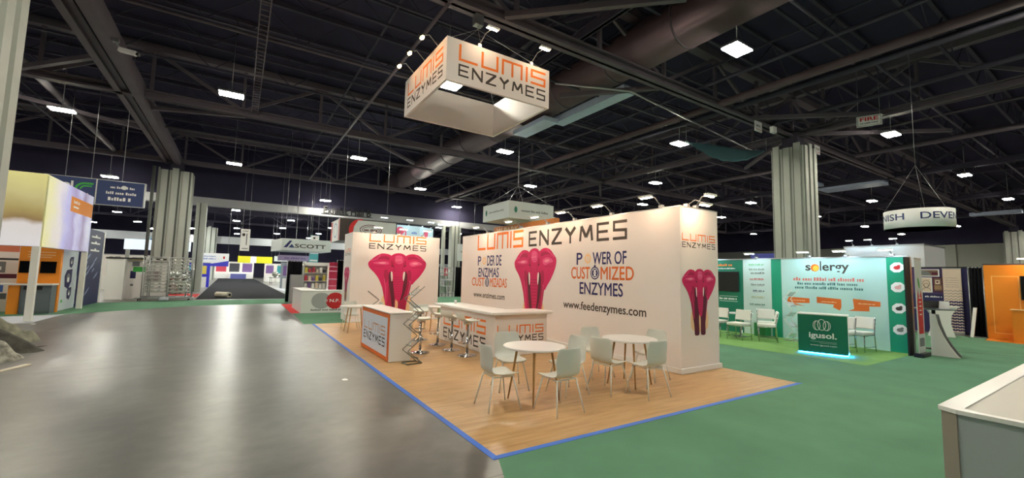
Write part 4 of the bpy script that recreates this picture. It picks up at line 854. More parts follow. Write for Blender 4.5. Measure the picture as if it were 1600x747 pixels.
# ------------------------------------------------------------------ left side: tall picture banner on posts
t = thing('picture_banner', 'tall fabric picture banner carried on pale posts at the left edge', 'banner', (-7, 21, .003))
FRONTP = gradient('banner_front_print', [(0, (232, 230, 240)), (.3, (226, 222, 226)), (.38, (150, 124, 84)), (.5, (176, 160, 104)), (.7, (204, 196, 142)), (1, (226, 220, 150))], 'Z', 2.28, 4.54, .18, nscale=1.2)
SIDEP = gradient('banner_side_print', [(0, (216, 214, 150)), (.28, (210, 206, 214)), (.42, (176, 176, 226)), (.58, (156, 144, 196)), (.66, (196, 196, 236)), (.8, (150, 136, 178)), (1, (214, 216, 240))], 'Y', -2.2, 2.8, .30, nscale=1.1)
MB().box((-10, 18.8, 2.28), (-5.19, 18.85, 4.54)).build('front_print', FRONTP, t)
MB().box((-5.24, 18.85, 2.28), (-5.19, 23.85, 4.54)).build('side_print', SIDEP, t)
MB().box((-10, 18.85, 2.27), (-5.2, 18.95, 2.32)).box((-5.33, 18.85, 2.27), (-5.2, 23.85, 2.31)).box((-5.33, 18.85, 4.5), (-5.21, 23.85, 4.55)).build('frame', ALU, t)
for x, y in ((-5.27, 18.9), (-5.27, 23.78), (-9.9, 18.9), (-9.9, 23.78)): MB().box((x-.08, y-.08, .003), (x+.08, y+.08, 4.5 if y < 20 else 4.5)).build('post', WHITEM, t)
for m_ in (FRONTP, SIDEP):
    nt = m_.node_tree; b_ = nt.nodes['Principled BSDF']; nt.links.new(b_.inputs['Base Color'].links[0].from_socket, b_.inputs['Emission Color']); b_.inputs['Emission Strength'].default_value = .3   # added glow in the print's own colours, brightens fabric that has no lamp
A = Art((-5.19, 0, 0), (0, 1, 0), UPV); A.rect(21.2, 3.66, 23.84, 4.2, BOOTHO); A.scribble(21.5, 3.98, 22.2, 4.1, PWHITE, 1); A.rect(21.5, 3.82, 22.1, 3.88, PWHITE, 1); A.build('orange_tag', t)

# kiosk below the banner
t = thing('display_kiosk', 'orange kiosk wall with two black screens behind the banner post', 'kiosk', (-6.05, 22.2, .003))
MB().box((-6.55, 22.1, .003), (-5.5, 22.3, 2.4)).build('kiosk_panel', BOOTHO, t)
for a, b in ((-6.52, -6.12), (-6.0, -5.6)): MB().box((a, 22.06, 1.42), (b, 22.1, 1.84)).build('screen', BLACK, t)
A = Art((0, 22.1, 0), SX, UPV)
for z in (1.98, 2.06, 2.16): A.rect(-6.35, z, -5.75+.1*(z > 2), z+.025, HALO)
A.build('lettering', t)
t = thing('base_cabinet', 'grey base cabinet under the orange kiosk wall', 'cabinet', (-5.9, 21.8, .003))
MB().box((-6.27, 21.55, .003), (-5.52, 22.05, 1.0)).build('cabinet_body', GREYC, t); MB().box((-6.22, 21.53, .06), (-5.91, 21.55, .8)).build('door', GREYC, t); dr = MB().box((-5.88, 21.53, .06), (-5.56, 21.55, .8)).build('door', GREYC, t); MB().box((-6.2, 21.54, .84), (-5.75, 21.552, .97)).build('niche', BLACKM, t); MB().lathe([(.001, 0), (.02, .0), (.02, .03), (.001, .03)], (-5.84, 21.52, .5), 10).build('knob', CHROME, dr)
t = thing('counter_shelf', 'long white counter shelf running from the left edge to the orange kiosk', 'shelf', (-7.2, 21.8, .003))
MB().box((-9.2, 21.45, 1.0), (-5.48, 22.08, 1.05)).build('shelf_board', LAMW, t); MB().box((-6.58, 21.6, .003), (-6.3, 22.05, 1.0)).build('side_panel', BOOTHO, t); MB().box((-9.1, 21.6, .003), (-9.0, 22.05, 1.0)).build('side_panel', BOOTHO, t)
t = thing('exhibit_wall', 'white poster wall left of the orange kiosk', 'exhibit wall', (-8, 23, .003))
MB().box((-10.5, 22.9, .003), (-6.7, 23.0, 2.42)).build('wall_panel', WHITE, t)
A = Art((0, 22.9, 0), SX, UPV)
A.rect(-10, 2.16, -6.8, 2.42, mat('poster_rust', (214, 120, 92), .6)); A.rect(-10, 1.86, -6.8, 1.93, BLACKM); A.rect(-10, 1.4, -7.1, 1.8, GREYT, 0); A.rect(-9.8, 1.5, -7.2, 1.62, PWHITE, 1); A.rect(-9.8, 1.2, -6.8, 1.36, MAROON, 0); A.ell(-7.6, 1.18, .3, .12, CHAR, 1); A.rect(-7.6, .7, -7.1, 1.0, PBLUE); A.rect(-10, .45, -7.0, .66, GREYC); A.build('posters', t)
t = thing('bar_stool', 'bar stool with wooden legs under the white counter shelf at the left edge', 'stool', (-7.0, 21.0, .003))
MB().lathe([(.19, .72), (.2, .74), (.18, .76)], (-7.0, 21.0, 0), 24).build('seat', BLACKM, t)
for a in range(4): MB().tube([(-7+.1*math.cos(a*PI/2+.6), 21+.1*math.sin(a*PI/2+.6), .72), (-7+.21*math.cos(a*PI/2+.6), 21+.21*math.sin(a*PI/2+.6), .003)], .018, 8).build('leg', WOODL, t)
MB().tube([(-7+.17*math.cos(a*PI/8), 21+.17*math.sin(a*PI/8), .28) for a in range(17)], .01, 6).build('footrest', WOODL, t)
EX = (0, 1, 0)
t = thing('exhibit_wall', 'pale blue-white booth panel with three machine photos', 'exhibit wall', (-5.65, 23.9, .003))
MB().box((-5.7, 22.6, .003), (-5.6, 24.5, 2.3)).build('panel', mat('panel_blue_white', (206, 216, 226), .5), t)
A = Art((-5.6, 0, 0), EX, UPV)
for y, z, k in ((23.7, 1.85, .24), (23.5, 1.2, .42), (23.75, .62, .26)):
    A.poly([(y-k*.8, z-k*.7), (y+k*.3, z-k), (y+k, z-k*.3), (y+k, z+k*.9), (y-k*.5, z+k*.8), (y-k, z+.1)], NAVYW); A.ell(y+.02, z+.02, k*.5, k*.45, GREYT, 1, 12); A.rect(y-k*.2, z-k*.3, y+k*.3, z+k*.1, PWHITE, 2)
A.ell(23.0, .35, .1, .06, PGREEN); A.build('photo_print', t)
t = thing('exhibit_wall', 'tall navy booth panel with white swirls and a white edge', 'exhibit wall', (-5.55, 26, .003))
MB().box((-5.6, 24.55, .003), (-5.5, 27.55, 3.32)).build('panel', mat('panel_navy', (32, 42, 88), .5), t); MB().box((-5.62, 27.55, .003), (-5.48, 27.75, 3.34)).build('edge_post', PWHITE, t)
A = Art((-5.5, 0, 0), EX, UPV)
for z, a in ((3.0, .5), (2.72, .3), (2.4, .4)): A.rect(25.6, z-.03, 27.0, z+.04, PWHITE); A.ell(26.3, z+.06, .15, .05, PWHITE, 1, 8)
rnd = random.Random(3)
for k in range(11):
    y, z = rnd.uniform(25, 27.2), rnd.uniform(.5, 2.1); l = rnd.uniform(.2, .5); A.poly([(y-l, z-l*.35), (y, z+.0), (y+l*.7, z+l*.45), (y+l*.6, z+l*.5), (y-.03, z+.09), (y-l, z-l*.28)], mat('swirl_pale', (150, 164, 204), .5))
A.build('swirl_print', t)

# blue hanging sign
t = thing('hanging_sign', 'navy blue hanging sign with a green leaf mark and white lines, upper left', 'hanging sign', (-5.4, 25.4, 4.37))
MB().box((-7.0, 25.0, 4.4), (-5.42, 25.15, 5.46)).build('left_panel', SIGNBL, t); MB().box((-5.38, 25.0, 4.4), (-3.82, 25.15, 5.46)).build('right_panel', SIGNBL, t); MB().box((-5.42, 24.99, 4.38), (-5.38, 25.16, 5.48)).box((-3.82, 24.98, 4.38), (-3.77, 25.17, 5.48)).box((-7.02, 25.02, 5.46), (-3.8, 25.13, 5.49)).box((-7.02, 25.02, 4.37), (-3.8, 25.13, 4.40)).build('frame', ALU, t)
A = Art((0, 25.0, 0), SX, UPV); A.text('ool', -6.75, 5.02, -6.12, 5.3, PWHITE, bold=.03)
A.ring(-5.75, 4.98, .32, .3, .08, PGREEN, a0=PI*.5, a1=PI); A.ring(-5.72, 4.98, .2, .18, .06, PGREEN, a0=PI*.5, a1=PI); A.rect(-5.75, 5.2, -5.5, 5.28, PGREEN); A.rect(-5.72, 5.1, -5.54, 5.16, PGREEN); A.scribble(-6.1, 4.74, -5.6, 4.82, PWHITE); A.build('left_print', t)
A = Art((0, 25.0, 0), SX, UPV); A.scribble(-4.95, 5.14, -4.15, 5.24, PWHITE); A.ell(-4.5, 5.2, .1, .09, PWHITE, 1); A.scribble(-5.08, 4.88, -4.05, 5.0, PWHITE); A.scribble(-5.0, 4.6, -4.2, 4.75, PWHITE); A.build('lettering', t)
mb = MB()
for x, xx in ((-6.4, -6.4), (-5.6, -5.6), (-4.6, -4.6)): mb.tube([(x, 25.07, 5.48), (xx, 25.07, 11.6)], .012, 5)
mb.build('suspension_wire', ALU, t)

# white show cabinets beyond the navy panel
t = thing('exhibit_wall', 'row of white cabinets with a pale door beside the wheeled rack', 'exhibit wall', (-5, 30.2, .003))
MB().box((-5.75, 29.9, .003), (-5.05, 30.6, 2.12)).build('cabinet_body', LAMW, t); MB().box((-5.05, 30.2, .003), (-3.2, 30.6, 2.1)).build('wall_panel', WHITE, t); MB().box((-5.06, 29.6, .003), (-4.99, 30.2, 2.12)).build('door', LAMW, t); MB().box((-5.8, 29.85, 2.12), (-3.2, 30.6, 2.2)).build('fascia', BLACKM, t)
A = Art((0, 30.2, 0), SX, UPV); A.rect(-4.85, 1.1, -4.62, 1.5, NAVYW); A.rect(-4.75, 1.45, -4.2, 1.72, PGREEN); A.rect(-4.5, 1.3, -4.3, 1.45, PWHITE, 1); A.rect(-4.8, 1.75, -4.5, 2.0, GREYT); A.rect(-4.15, .9, -3.6, 1.5, mat('print_mauve', (150, 134, 136), .6)); A.ell(-4.75, .75, .07, .06, GREYT); A.build('print', t)
MB().box((-6.6, 38.2, 2.9), (-3.0, 38.4, 3.6)).build('light_box', mat('light_box_white', (226, 238, 250), .5, emit=.6), None, 'glowing white light box high beyond the white cabinets', 'light box')['group'] = 'far light boxes'
o = COL.objects['light_box']; MB().box((-6.5, 38.25, 0), (-6.3, 38.4, 2.9)).box((-3.3, 38.25, 0), (-3.1, 38.4, 2.9)).build('post', ALU, o)

# wheeled rack trolley
t = thing('rack_trolley', 'tall steel rack trolley with many wire shelves at the end of the concrete aisle', 'trolley', (-3.05, 29.0, .003))
RX0, RX1, RY0, RY1 = -4.1, -2.05, 28.55, 29.15
mb = MB()
for x in (RX0, RX0+.25, (RX0+RX1)/2, RX1-.25, RX1):
    for y in (RY0, RY1): mb.tube([(x, y, .14), (x, y, 2.25)], .022, 8)
for z in (2.25, .2):
    mb.tube([(RX0, RY0, z), (RX1, RY0, z), (RX1, RY1, z), (RX0, RY1, z), (RX0, RY0, z)], .02, 8)
mb.build('frame', ALU, t)
for k in range(10):
    z = .42+.18*k; mb = MB().box((RX0+.1, RY0+.03, z), (RX0+.95, RY1-.03, z+.045)).box((RX0+1.02, RY0+.03, z+.03), (RX1-.15, RY1-.03, z+.065))
    for q in range(7): mb.tube([(RX0+.1+.28*q, RY0-.03, z+.1), (RX0+.1+.28*q, RY1, z+.1)], .035, 8)
    mb.build('shelf', mat('rack_zinc', (196, 196, 190), .4, metal=.3), t)
MB().box((RX0-.25, RY0-.1, .1), (RX1+.1, RY1+.1, .15)).build('base_plate', ALU, t)
for x in (RX0-.1, RX0+.9, RX1-.1):
    for y in (RY0, RY1): MB().tube([(x-.02, y, .055), (x+.03, y, .055)], .05, 14).build('caster', DARKM, t)
MB().tube([(-3.3, 28.0, .105), (-2.95, 28.12, .105)], .1, 16).tube([(-3.32, 27.995, .105), (-2.93, 28.125, .105)], .05, 12).build('cable_reel', PALEC, None, 'small white roll lying before the rack trolley', 'roll')
t = thing('carpet_roll', 'short pale roll lying on the near end of the black aisle carpet', 'roll', (-.7, 31.2, .006))
MB().tube([(-1.0, 31.6, .17), (-.35, 30.8, .17)], .16, 20).build('rolled_sheet', mat('roll_beige', (206, 200, 186), .8), t); MB().tube([(-.37, 30.82, .17), (-.33, 30.77, .17)], .07, 14).build('core', BLACKM, t)

# SCOTT sign and other hanging signs beyond
t = thing('hanging_sign', 'wide pale hanging sign lettered in dark capitals beside a blue peak mark', 'hanging sign', (3.9, 33.5, 3.05))
MB().prism([(2.4, 33), (5.56, 33), (5.3, 36), (1.95, 36.4)], 3.1, 3.92).build('sign_body', PG, t)
A = Art((0, 33, 0), SX, UPV); A.poly([(2.5, 3.3), (2.86, 3.78), (3.02, 3.78), (2.72, 3.3)], NAVY); A.poly([(2.8, 3.3), (3.0, 3.56), (3.2, 3.3)], SIGNBL); A.text('SCOTT', 3.2, 3.3, 5.2, 3.58, CHAR, bold=.02); A.build('lettering', t)
MB().tube([(2.6, 33.3, 3.9), (2.6, 33.3, 11.6)], .012, 5).tube([(5.3, 33.3, 3.9), (5.3, 33.3, 11.6)], .012, 5).tube([(3.4, 34.5, 3.9), (3.4, 34.5, 11.6)], .02, 5).build('suspension_wire', ALU, t)
def hang_panel(label, x0, x1, y, z0, z1, m, paint=None, th=.1, nm='hanging_banner'):
    t = thing(nm, label, 'banner', ((x0+x1)/2, y, z0))
    MB().box((x0, y, z0), (x1, y+th, z1)).build('panel', m, t)
    if paint: A = Art((0, y, 0), SX, UPV); paint(A); A.build('print', t)
    MB().tube([(x0+.1, y+th/2, z1-.02), (x0+.1, y+th/2, 11.6)], .012, 5).tube([(x1-.1, y+th/2, z1-.02), (x1-.1, y+th/2, 11.6)], .012, 5).build('suspension_wire', ALU, t); return t
hang_panel('narrow white hanging banner left of the sign with the blue peak', -.02, .6, 38.9, 3.15, 4.85, PWHITE, lambda A: (A.ell(.18, 4.4, .1, .12, CHAR), A.rect(.35, 3.6, .42, 4.5, GREYT), A.scribble(.1, 4.65, .5, 4.72, GREYT), A.rect(.1, 3.3, .5, 3.36, GREYT)))
hang_panel('narrow hanging banner, white above and teal below, behind the sign with the blue peak', 4.75, 5.4, 37.6, 2.0, 4.6, mat('banner_teal', (90, 180, 190), .5), lambda A: (A.rect(4.77, 3.1, 5.38, 4.58, PWHITE), A.rect(4.95, 4.3, 5.1, 4.45, BLACKM, 1), A.rect(4.8, 2.5, 5.35, 2.62, PWHITE, 1)))
hang_panel('long lilac hanging sign under the sign with the blue peak', 2.6, 5.0, 39.0, 2.5, 2.95, mat('sign_lilac', (146, 132, 168), .5), lambda A: A.scribble(3.1, 2.65, 4.7, 2.8, mat('lilac_dark', (90, 76, 120), .5)))
hang_panel('white hanging sign with a blue wave over the far left booths', -3.1, -.85, 50, 1.95, 3.2, PWHITE, lambda A: (A.poly([(-3.1, 1.95), (-.85, 1.95), (-.85, 2.5), (-1.5, 2.35), (-2.2, 2.2), (-3.1, 2.28)], mat('wave_blue', (66, 66, 190), .5)), A.scribble(-2.9, 2.6, -1.9, 2.72, PBLUE), A.scribble(-2.9, 2.85, -1.9, 2.95, PBLUE), A.ell(-1.25, 2.8, .08, .14, PRED)))
hang_panel('yellow and white hanging sign in the middle distance', -.15, 3.9, 68, 2.6, 3.5, mat('sign_yellow', (226, 220, 30), .5), lambda A: A.rect(1.3, 2.6, 2.0, 3.5, PWHITE))
hang_panel('long white hanging sign right of the yellow one', 4.0, 8.0, 66, 2.9, 3.6, PG, lambda A: A.scribble(4.6, 3.15, 7.2, 3.35, GREYT))
hang_panel('small pale blue hanging sign near the left column', -6.6, -4.2, 46, 3.55, 4.3, mat('sign_sky', (190, 216, 234), .5), lambda A: (A.ell(-6.1, 3.92, .22, .26, PBLUE), A.scribble(-5.7, 3.85, -4.5, 4.0, PBLUE)))
t = thing('hanging_sign', 'red, white and dark hanging sign behind the far elephant panel', 'hanging sign', (5.8, 25, 3.4))
MB().box((4.42, 24, 3.4), (7.5, 26.6, 4.6)).build('sign_body', mat('sign_umber', (58, 48, 46), .5), t)
A = Art((4.42, 0, 0), WX, UPV); A.rect(-26.5, 3.4, -24.05, 4.58, PWHITE); A.rect(-26.55, 3.42, -26.1, 4.55, PRED, 1); A.rect(-24.4, 3.42, -24.05, 4.55, mat('print_rose', (214, 130, 130), .5), 1); A.ring(-25.2, 4.0, .5, .4, .05, PBLUE, 1); A.build('side_print', t)
A = Art((0, 24, 0), SX, UPV); A.ring(5.5, 4.0, .62, .62, .22, PRED, 0, a0=PI*.45, a1=PI*1.6); A.poly([(5.35, 4.55), (5.15, 4.2), (5.1, 3.85), (5.2, 3.45), (7.45, 3.45), (7.45, 4.55)], PG, 1); A.ring(6.05, 4.05, .6, .3, .04, MAROON, 2); A.ring(6.05, 4.05, .48, .2, .03, MAROON, 2); A.scribble(5.68, 3.98, 6.42, 4.12, MAROON, 3); A.build('front_print', t)
MB().tube([(4.8, 25, 4.58), (4.8, 25, 11.6)], .012, 5).tube([(7.2, 25, 4.58), (7.2, 25, 11.6)], .012, 5).build('suspension_wire', ALU, t)
t = thing('exhibit_wall', 'tall brightly lit pale blue booth wall with pink birds behind the far elephant panel', 'exhibit wall', (8.9, 27, .003))
PB = mat('wall_ice', (206, 228, 238), .5)
MB().prism([(6.85, 26.0), (9.6, 26.0), (10.9, 26.9), (10.9, 28), (6.85, 28)], .003, 4.72).build('wall_panel', PB, t)
A = Art((0, 26.0, 0), SX, UPV)
for x in (8.35,): A.ell(x, 4.36, .28, .24, mat('bird_pink', (240, 96, 130), .5)); A.ring(x+.22, 4.18, .18, .3, .08, mat('bird_pink', (240, 96, 130), .5)); A.ell(x-.3, 4.3, .14, .1, mat('bird_pink', (240, 96, 130), .5)); A.rect(x-.05, 3.4, x+.0, 4.2, mat('bird_pink', (240, 96, 130), .5))
A.scribble(9.1, 4.2, 9.5, 4.35, PBLUE); A.build('print', t)
A = Art((9.6, 26.0, 0), (.822, .569, 0), UPV); A.ell(.75, 4.3, .22, .26, mat('bird_pink', (240, 96, 130), .5)); A.rect(.7, 3.4, .76, 4.2, mat('bird_pink', (240, 96, 130), .5)); A.build('print', t)
for k, (x, y, hx_, hy_) in enumerate(((7.2, 26.05, 7.1, 25.2), (8.9, 26.05, 8.7, 25.3), (9.9, 26.3, 10.2, 25.5), (10.7, 26.85, 11.2, 26.2))):
    arm_light('cool arm spotlight on the pale blue booth wall, '+('first', 'second', 'third', 'fourth')[k]+' from the left', (x, y, 4.76), (hx_, hy_, 5.0), CLENS, along='x', group='arm spotlights on the pale blue wall', wd=.4)

# W.N.P. counter
t = thing('promotion_counter', 'white counter with overlapping grey and red discs at the far left of the oak floor', 'counter', (3.2, 19.8, .002))
MB().prism([(2.22, 19.2), (4.6, 19.2), (4.6, 19.75), (2.8, 19.75), (2.8, 22.4), (2.22, 22.4)], .006, .90).build('counter_body', LAMW, t); MB().prism([(2.19, 19.17), (4.63, 19.17), (4.63, 19.78), (2.83, 19.78), (2.83, 22.43), (2.19, 22.43)], .90, .93).build('counter_top', LAMW, t)
A = Art((0, 19.2, 0), SX, UPV); A.ell(2.98, .5, .38, .33, mat('disc_grey', (176, 176, 178), .5)); A.ell(3.52, .5, .36, .34, PRED, 1); A.text('N.P.', 3.3, .44, 3.7, .57, PWHITE, 2, .02); A.text('W', 3.1, .44, 3.24, .57, PG, 1, .02); A.scribble(2.6, .09, 3.98, .17, GREYT); A.build('disc_print', t)

# things behind it
drape('black drape left of the shelf behind the white disc counter', (2.25, 26.3), (3.0, 26.3), 2.25, BLACKF, waves=5, grp='black drapes behind the disc counter')
drape('black drape right of the red display behind the white disc counter', (4.85, 26.5), (5.6, 26.5), 2.4, BLACKF, waves=5, grp='black drapes behind the disc counter')
t = thing('display_column', 'pink-red curved display banner standing behind the white disc counter', 'banner', (4.5, 25.6, .003))
MB().lathe([(.26, .003), (.26, .06), (.22, .08), (.22, 2.2), (.24, 2.22), (.001, 2.24)], (4.5, 25.6, 0), 24).build('curved_sheet', mat('display_rose', (196, 52, 88), .4), t)
for z in (.9, 1.25, 1.7, 1.95): MB().lathe([(.223, z), (.224, z+.07 if z > 1.2 else z+.04)], (4.5, 25.6, 0), 24).build('white_stripe', mat('stripe_pink', (236, 170, 196), .4), t)
MB().box((2.35, 25.2, .003), (2.95, 25.7, 1.5)).build('steel_case', ALU, None, 'grey steel case standing before the black drape behind the disc counter', 'case', bevel=.02)
t = thing('display_shelf', 'white shelf unit full of packages behind the disc counter', 'shelf', (3.6, 25.9, .003))
MB().box((3.0, 25.7, .003), (3.04, 26.1, 2.2)).box((4.2, 25.7, .003), (4.24, 26.1, 2.2)).box((3.0, 26.08, .003), (4.24, 26.12, 2.2)).build('frame', LAMW, t)
for z in (.75, 1.15, 1.6, 2.0): MB().box((3.04, 25.7, z), (4.2, 26.08, z+.03)).build('shelf', LAMW, t)
rnd = random.Random(11); cols = [(190, 60, 80), (230, 210, 190), (60, 150, 160), (60, 60, 70), (240, 240, 236), (220, 200, 90), (120, 90, 150)]
for z in (.78, 1.18, 1.63):
    for k in range(6):
        x = 3.08+.185*k; h = rnd.uniform(.18, .32); c = cols[rnd.randrange(7)]
        nm_ = dict(zip(cols, ('red', 'cream', 'teal', 'dark grey', 'white', 'yellow', 'violet')))[c]
        o = MB().box((x, 25.75, z), (x+.13, 25.9, z+h)).build('package', mat('package_%d_%d_%d' % c, c, .5), None, 'small %s package, %s from the left on the %s shelf of the crowded unit' % (nm_, ('first', 'second', 'third', 'fourth', 'fifth', 'last')[k], {.78: 'lowest', 1.18: 'middle', 1.63: 'upper'}[z]), 'package'); o['group'] = 'packages on the shelf unit'
def low_booth(label, x0, x1, y, h, m, n=2, cm=None, top=None):
    t = thing('exhibit_stand', label, 'exhibit stand', ((x0+x1)/2, y, .002))
    MB().box((x0, y, .003), (x1, y+.12, h)).build('back_wall', m, t); MB().box((x0-.03, y-.02, h), (x1+.03, y+.14, h+.06)).build('top_rail', top or ALU, t)
    w_ = (x1-x0)/n
    for k in range(n):
        MB().box((x0+w_*k+.15, y-.9, .003), (x0+w_*(k+1)-.2, y-.35, .95)).build('counter', cm or LAMW, t)
        A = Art((0, y, 0), SX, UPV); A.rect(x0+w_*k+.2, 1.2, x0+w_*(k+1)-.25, h-.25, cols and mat('package_%d_%d_%d' % cols[(k*3+int(abs(x0)*2)) % 7], cols[(k*3+int(abs(x0)*2)) % 7], .5)); A.scribble(x0+w_*k+.3, h-.2, x0+w_*(k+1)-.3, h-.1, GREYT); A.build('poster', t)
    return t
low_booth('far white stand with blue wall left of the black carpet', -4.6, -2.2, 48, 2.2, mat('wall_deep_blue', (54, 54, 200), .5), 2)  # back wall in one even blue
low_booth('far pale stand with posters at the end of the black carpet', -3.6, 2.4, 93, 3.0, WHITE, 3); low_booth('far white stand under the yellow sign', 3.2, 7.5, 72, 2.6, WHITE, 3)
low_booth('far grey stand right of the black carpet', 3.4, 6.0, 46, 2.4, mat('wall_greyblue', (150, 160, 172), .5), 2); low_booth('far white stand left of the black carpet, third along', -9, -4.2, 62, 2.6, WHITE, 3); low_booth('far white stand behind the white cabinets', -10, -6, 44, 2.6, WHITE, 3)
low_booth('far white stand beyond the packages shelf', 6.2, 10.5, 52, 2.6, WHITE, 3)
MB().box((-1.1, 88, .0065), (1.2, 89, .9)).build('display_plinth', mat('plinth_violet', (96, 100, 168), .6), None, 'violet plinth at the far end of the black carpet', 'plinth', bevel=.03)
# processing machines on show either side of the black carpet
SSTEEL = mat('stainless', (190, 190, 184), .25, metal=.85)
def machine(label, x, y, rz, g='machines shown along the black carpet'):
    t = thing('processing_machine', label, 'machine', (0, 0, 0), 0, g)
    mb = MB()
    for a in (-.7, .7):
        for b in (-.35, .35): mb.tube([(a, b, 0), (a, b, .8)], .03, 8)
    mb.box((-.78, -.4, .75), (.78, .4, .85)).box((-.75, -.36, .2), (.75, .36, .24)).build('frame', SSTEEL, t)
    MB().lathe([(.1, .85), (.3, 1.05), (.32, 1.45), (.28, 1.5)], (-.3, 0, 0), 18).build('hopper', SSTEEL, t); MB().tube([(.1, 0, 1.0), (.75, 0, 1.25)], .13, 14).build('screw_housing', SSTEEL, t)
    MB().box((.35, -.2, .9), (.65, .2, 1.0)).box((.4, -.3, 1.25), (.7, -.2, 1.6)).build('control_box', GREYC, t)
    t.location = (x, y, .003); t.rotation_euler = (0, 0, rz); return t
t0 = machine('stainless machine left of the black carpet, nearest one', -3.1, 32.6, .3)
dup(t0, (-3.3, 35.2, .003), 1.2, 'stainless machine left of the black carpet, second along'); dup(t0, (-3.4, 42.5, .003), .4, 'stainless machine left of the black carpet, beyond the column pier'); dup(t0, (4.1, 35.5, .003), 2.0, 'stainless machine right of the black carpet, nearest one'); dup(t0, (4.2, 40.5, .003), .9, 'stainless machine right of the black carpet, second along'); dup(t0, (4.0, 58, .003), .2, 'stainless machine far along on the right of the black carpet'); dup(t0, (-4.8, 57, .003), 1.0, 'stainless machine far along on the left of the black carpet')
flat('booth_carpet', [(-4.6, 31.4), (-2.0, 31.4), (-2.05, 35.5), (-4.8, 35.5)], 0, .003, REDC, 'red carpet under the machines left of the black aisle', 'carpet')
flat('booth_carpet', [(3.2, 31), (9, 31), (9, 47), (3.1, 47)], 0, .003, PALEC, 'pale carpet under the machines right of the black aisle', 'carpet')
t = thing('crate', 'low wooden crate at the right front corner of the black carpet', 'crate', (2.9, 30.3, .002))
MB().box((2.6, 30.0, .007), (3.3, 30.6, .12)).build('pallet_base', WOODL, t); MB().box((2.65, 30.05, .12), (3.25, 30.55, .42)).build('crate_body', mat('crate_brown', (150, 106, 80), .7), t); MB().tube([(2.72, 30.1, .4), (2.72, 30.1, 2.3)], .05, 10).build('post', BLACKM, t)

# the gap between panel and long wall
t = thing('machine_cage', 'tall steel cage rack seen through the gap left of the long wall', 'rack', (13.3, 30.2, .003))
mb = MB()
for x in (12.8, 13.3, 13.85):
    for y in (29.9, 30.6): mb.tube([(x, y, .003), (x, y, 2.2)], .03, 8)
for z in (.25, .8, 1.3, 1.8, 2.2): mb.tube([(12.8, 29.9, z), (13.85, 29.9, z), (13.85, 30.6, z), (12.8, 30.6, z), (12.8, 29.9, z)], .025, 8)
mb.build('frame', ALU, t); MB().box((12.9, 29.95, .3), (13.4, 30.5, .75)).box((13.2, 29.95, .85), (13.75, 30.5, 1.2)).box((12.95, 30.0, 1.35), (13.5, 30.5, 1.6)).build('drive_unit', SSTEEL, t)
drape('black drape right of the steel cage rack in the gap', (14.0, 29.8), (14.9, 29.8), 2.3, BLACKF, waves=6, grp='black drapes in the gap')
drape('black drape left of the steel cage rack in the gap', (12.2, 29.8), (12.75, 29.8), 2.3, BLACKF, waves=4, grp='black drapes in the gap')
hang_panel('white hanging sign seen right of the pier in the gap', 17.4, 19.2, 36.6, 3.0, 4.6, PG, lambda A: A.scribble(17.7, 3.8, 18.9, 3.95, GREYT))
low_booth('far grey stand seen through the gap by the long wall', 14.5, 20, 42, 2.7, mat('wall_greyblue', (150, 160, 172), .5), 3)
# far right, beyond the green booth
t = thing('exhibit_wall', 'tall white booth box rising behind the green booth', 'exhibit wall', (30, 7, 0))
MB().box((27.6, 6.4, .003), (31, 9.6, 3.66)).build('wall_box', mat('box_grey_white', (206, 210, 214), .5), t); MB().box((27.58, 6.38, 3.66), (31.02, 9.62, 3.72)).build('top_rail', ALU, t)
for k, (y, lb) in enumerate(((9.2, 'left'), (8.4, 'middle'), (7.4, 'right'))): arm_light('cool arm spotlight on the tall white booth box, '+lb+' one', (27.66, y, 3.75), (27.1, y, 4.0), CLENS, group='arm spotlights on the tall white box', wd=.3)
t = thing('exhibit_wall', 'blue-topped booth wall glimpsed between column and white box', 'exhibit wall', (27, 12, 0))
MB().box((26.5, 10.4, .003), (26.7, 14, 2.9)).build('wall_panel', WALLG, t); MB().box((26.48, 10.38, 2.9), (26.72, 14.02, 3.4)).build('header', mat('header_blue', (70, 80, 170), .5), t)

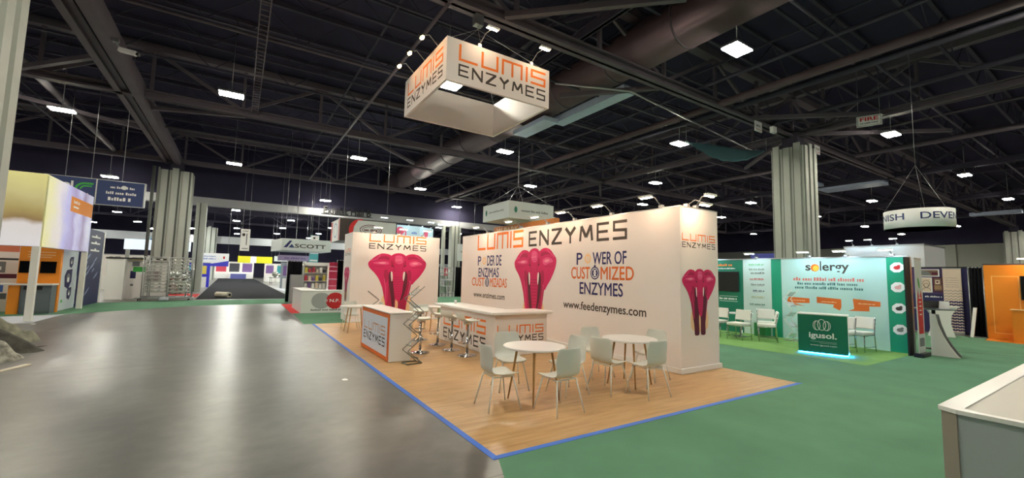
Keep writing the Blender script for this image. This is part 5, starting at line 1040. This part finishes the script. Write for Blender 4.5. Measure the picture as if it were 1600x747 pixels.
# ------------------------------------------------------------------ small things
t = thing('security_camera', 'white security camera on the underside of the deep girder, upper left', 'camera', (-3.3, 17.4, 8.5))
MB().tube([(-3.7, 17.4, 8.72), (-3.55, 17.4, 8.5)], .03, 8).box((-3.75, 17.35, 8.68), (-3.6, 17.45, 8.8)).build('bracket', ALU, t); MB().bar((-3.6, 17.45, 8.5), (-3.15, 17.3, 8.42), .14, .14).build('camera_body', PWHITE, t, bevel=.02); MB().tube([(-3.16, 17.305, 8.42), (-3.08, 17.28, 8.405)], .05, 12).build('lens_hood', BLACKM, t)
rnd = random.Random(5)
def heap(cx, cy, lx, ly, h, seed, rz=0):
    r_ = random.Random(seed); n_, m_ = 18, 14; vs = []
    ph = [r_.uniform(0, 6) for _ in range(8)]
    for i in range(n_+1):
        for j in range(m_+1):
            a = -1+2*i/n_; b = -1+2*j/m_; d = max(0, 1-(abs(a)**2.4+abs(b)**2.4)); e = d**.45
            z = h*e*(.62+.22*math.sin(3.1*a+ph[0]+2.2*b)+.2*math.sin(5.3*b+ph[1]-2.6*a)+.12*math.sin(9*a+ph[2])*math.cos(8*b+ph[3]))
            x, y = a*lx*(1+.12*math.sin(4*b+ph[4])), b*ly*(1+.14*math.sin(5*a+ph[5])); vs.append((cx+x*math.cos(rz)-y*math.sin(rz), cy+x*math.sin(rz)+y*math.cos(rz), .002+max(0, z)))
    return MB().add(vs, [(i*(m_+1)+j, (i+1)*(m_+1)+j, (i+1)*(m_+1)+j+1, i*(m_+1)+j+1) for i in range(n_) for j in range(m_)], 0, True)
def cloth(label, args, m, lift=0):
    o = heap(*args).build('tarpaulin', m, None, label, 'tarpaulin', 'crumpled sheets on the floor'); o.location.z += lift; s_ = o.modifiers.new('sub', 'SUBSURF'); s_.levels = s_.render_levels = 1; return o
cloth('dark crumpled sheet lying on the bare concrete at the left edge', (-4.1, 12.5, .8, .55, .46, 3, .2), mat('sheet_dark', (58, 56, 50), .8, noise=.5, scale=7))
cloth('pale grey crumpled sheet in front of the dark one at the left edge', (-3.72, 11.35, .5, .32, .5, 8, .3), mat('sheet_grey', (150, 150, 140), .75, noise=.6, scale=9))
cloth('olive folded sheet behind the dark one at the left edge', (-4.3, 13.9, .55, .45, .6, 12, .1), mat('sheet_olive', (120, 120, 104), .75, noise=.4, scale=6))
MB().bar((-3.25, 9.8, .012), (-2.93, 10.74, .012), .09, .02).build('wood_strip', mat('strip_cream', (214, 208, 190), .5), None, 'long cream strip lying on the concrete beside the crumpled sheets', 'strip')
for x, y, lb in ((1.55, 7.3, 'small white paper scrap on the concrete beside the blue tape'), (-1.9, 4.9, 'small white paper scrap alone on the bare concrete, lower left'), (-4.9, 18.0, 'white paper scrap on the concrete by the banner post')):
    o = MB().slab((x, y, .004), (1, 0, 0), (0, 1, 0), [(-.06, -.03), (.0, -.045), (.07, -.02), (.05, .04), (-.05, .035)], .003).build('paper_scrap', PWHITE, None, lb, 'paper'); o.rotation_euler.z = x
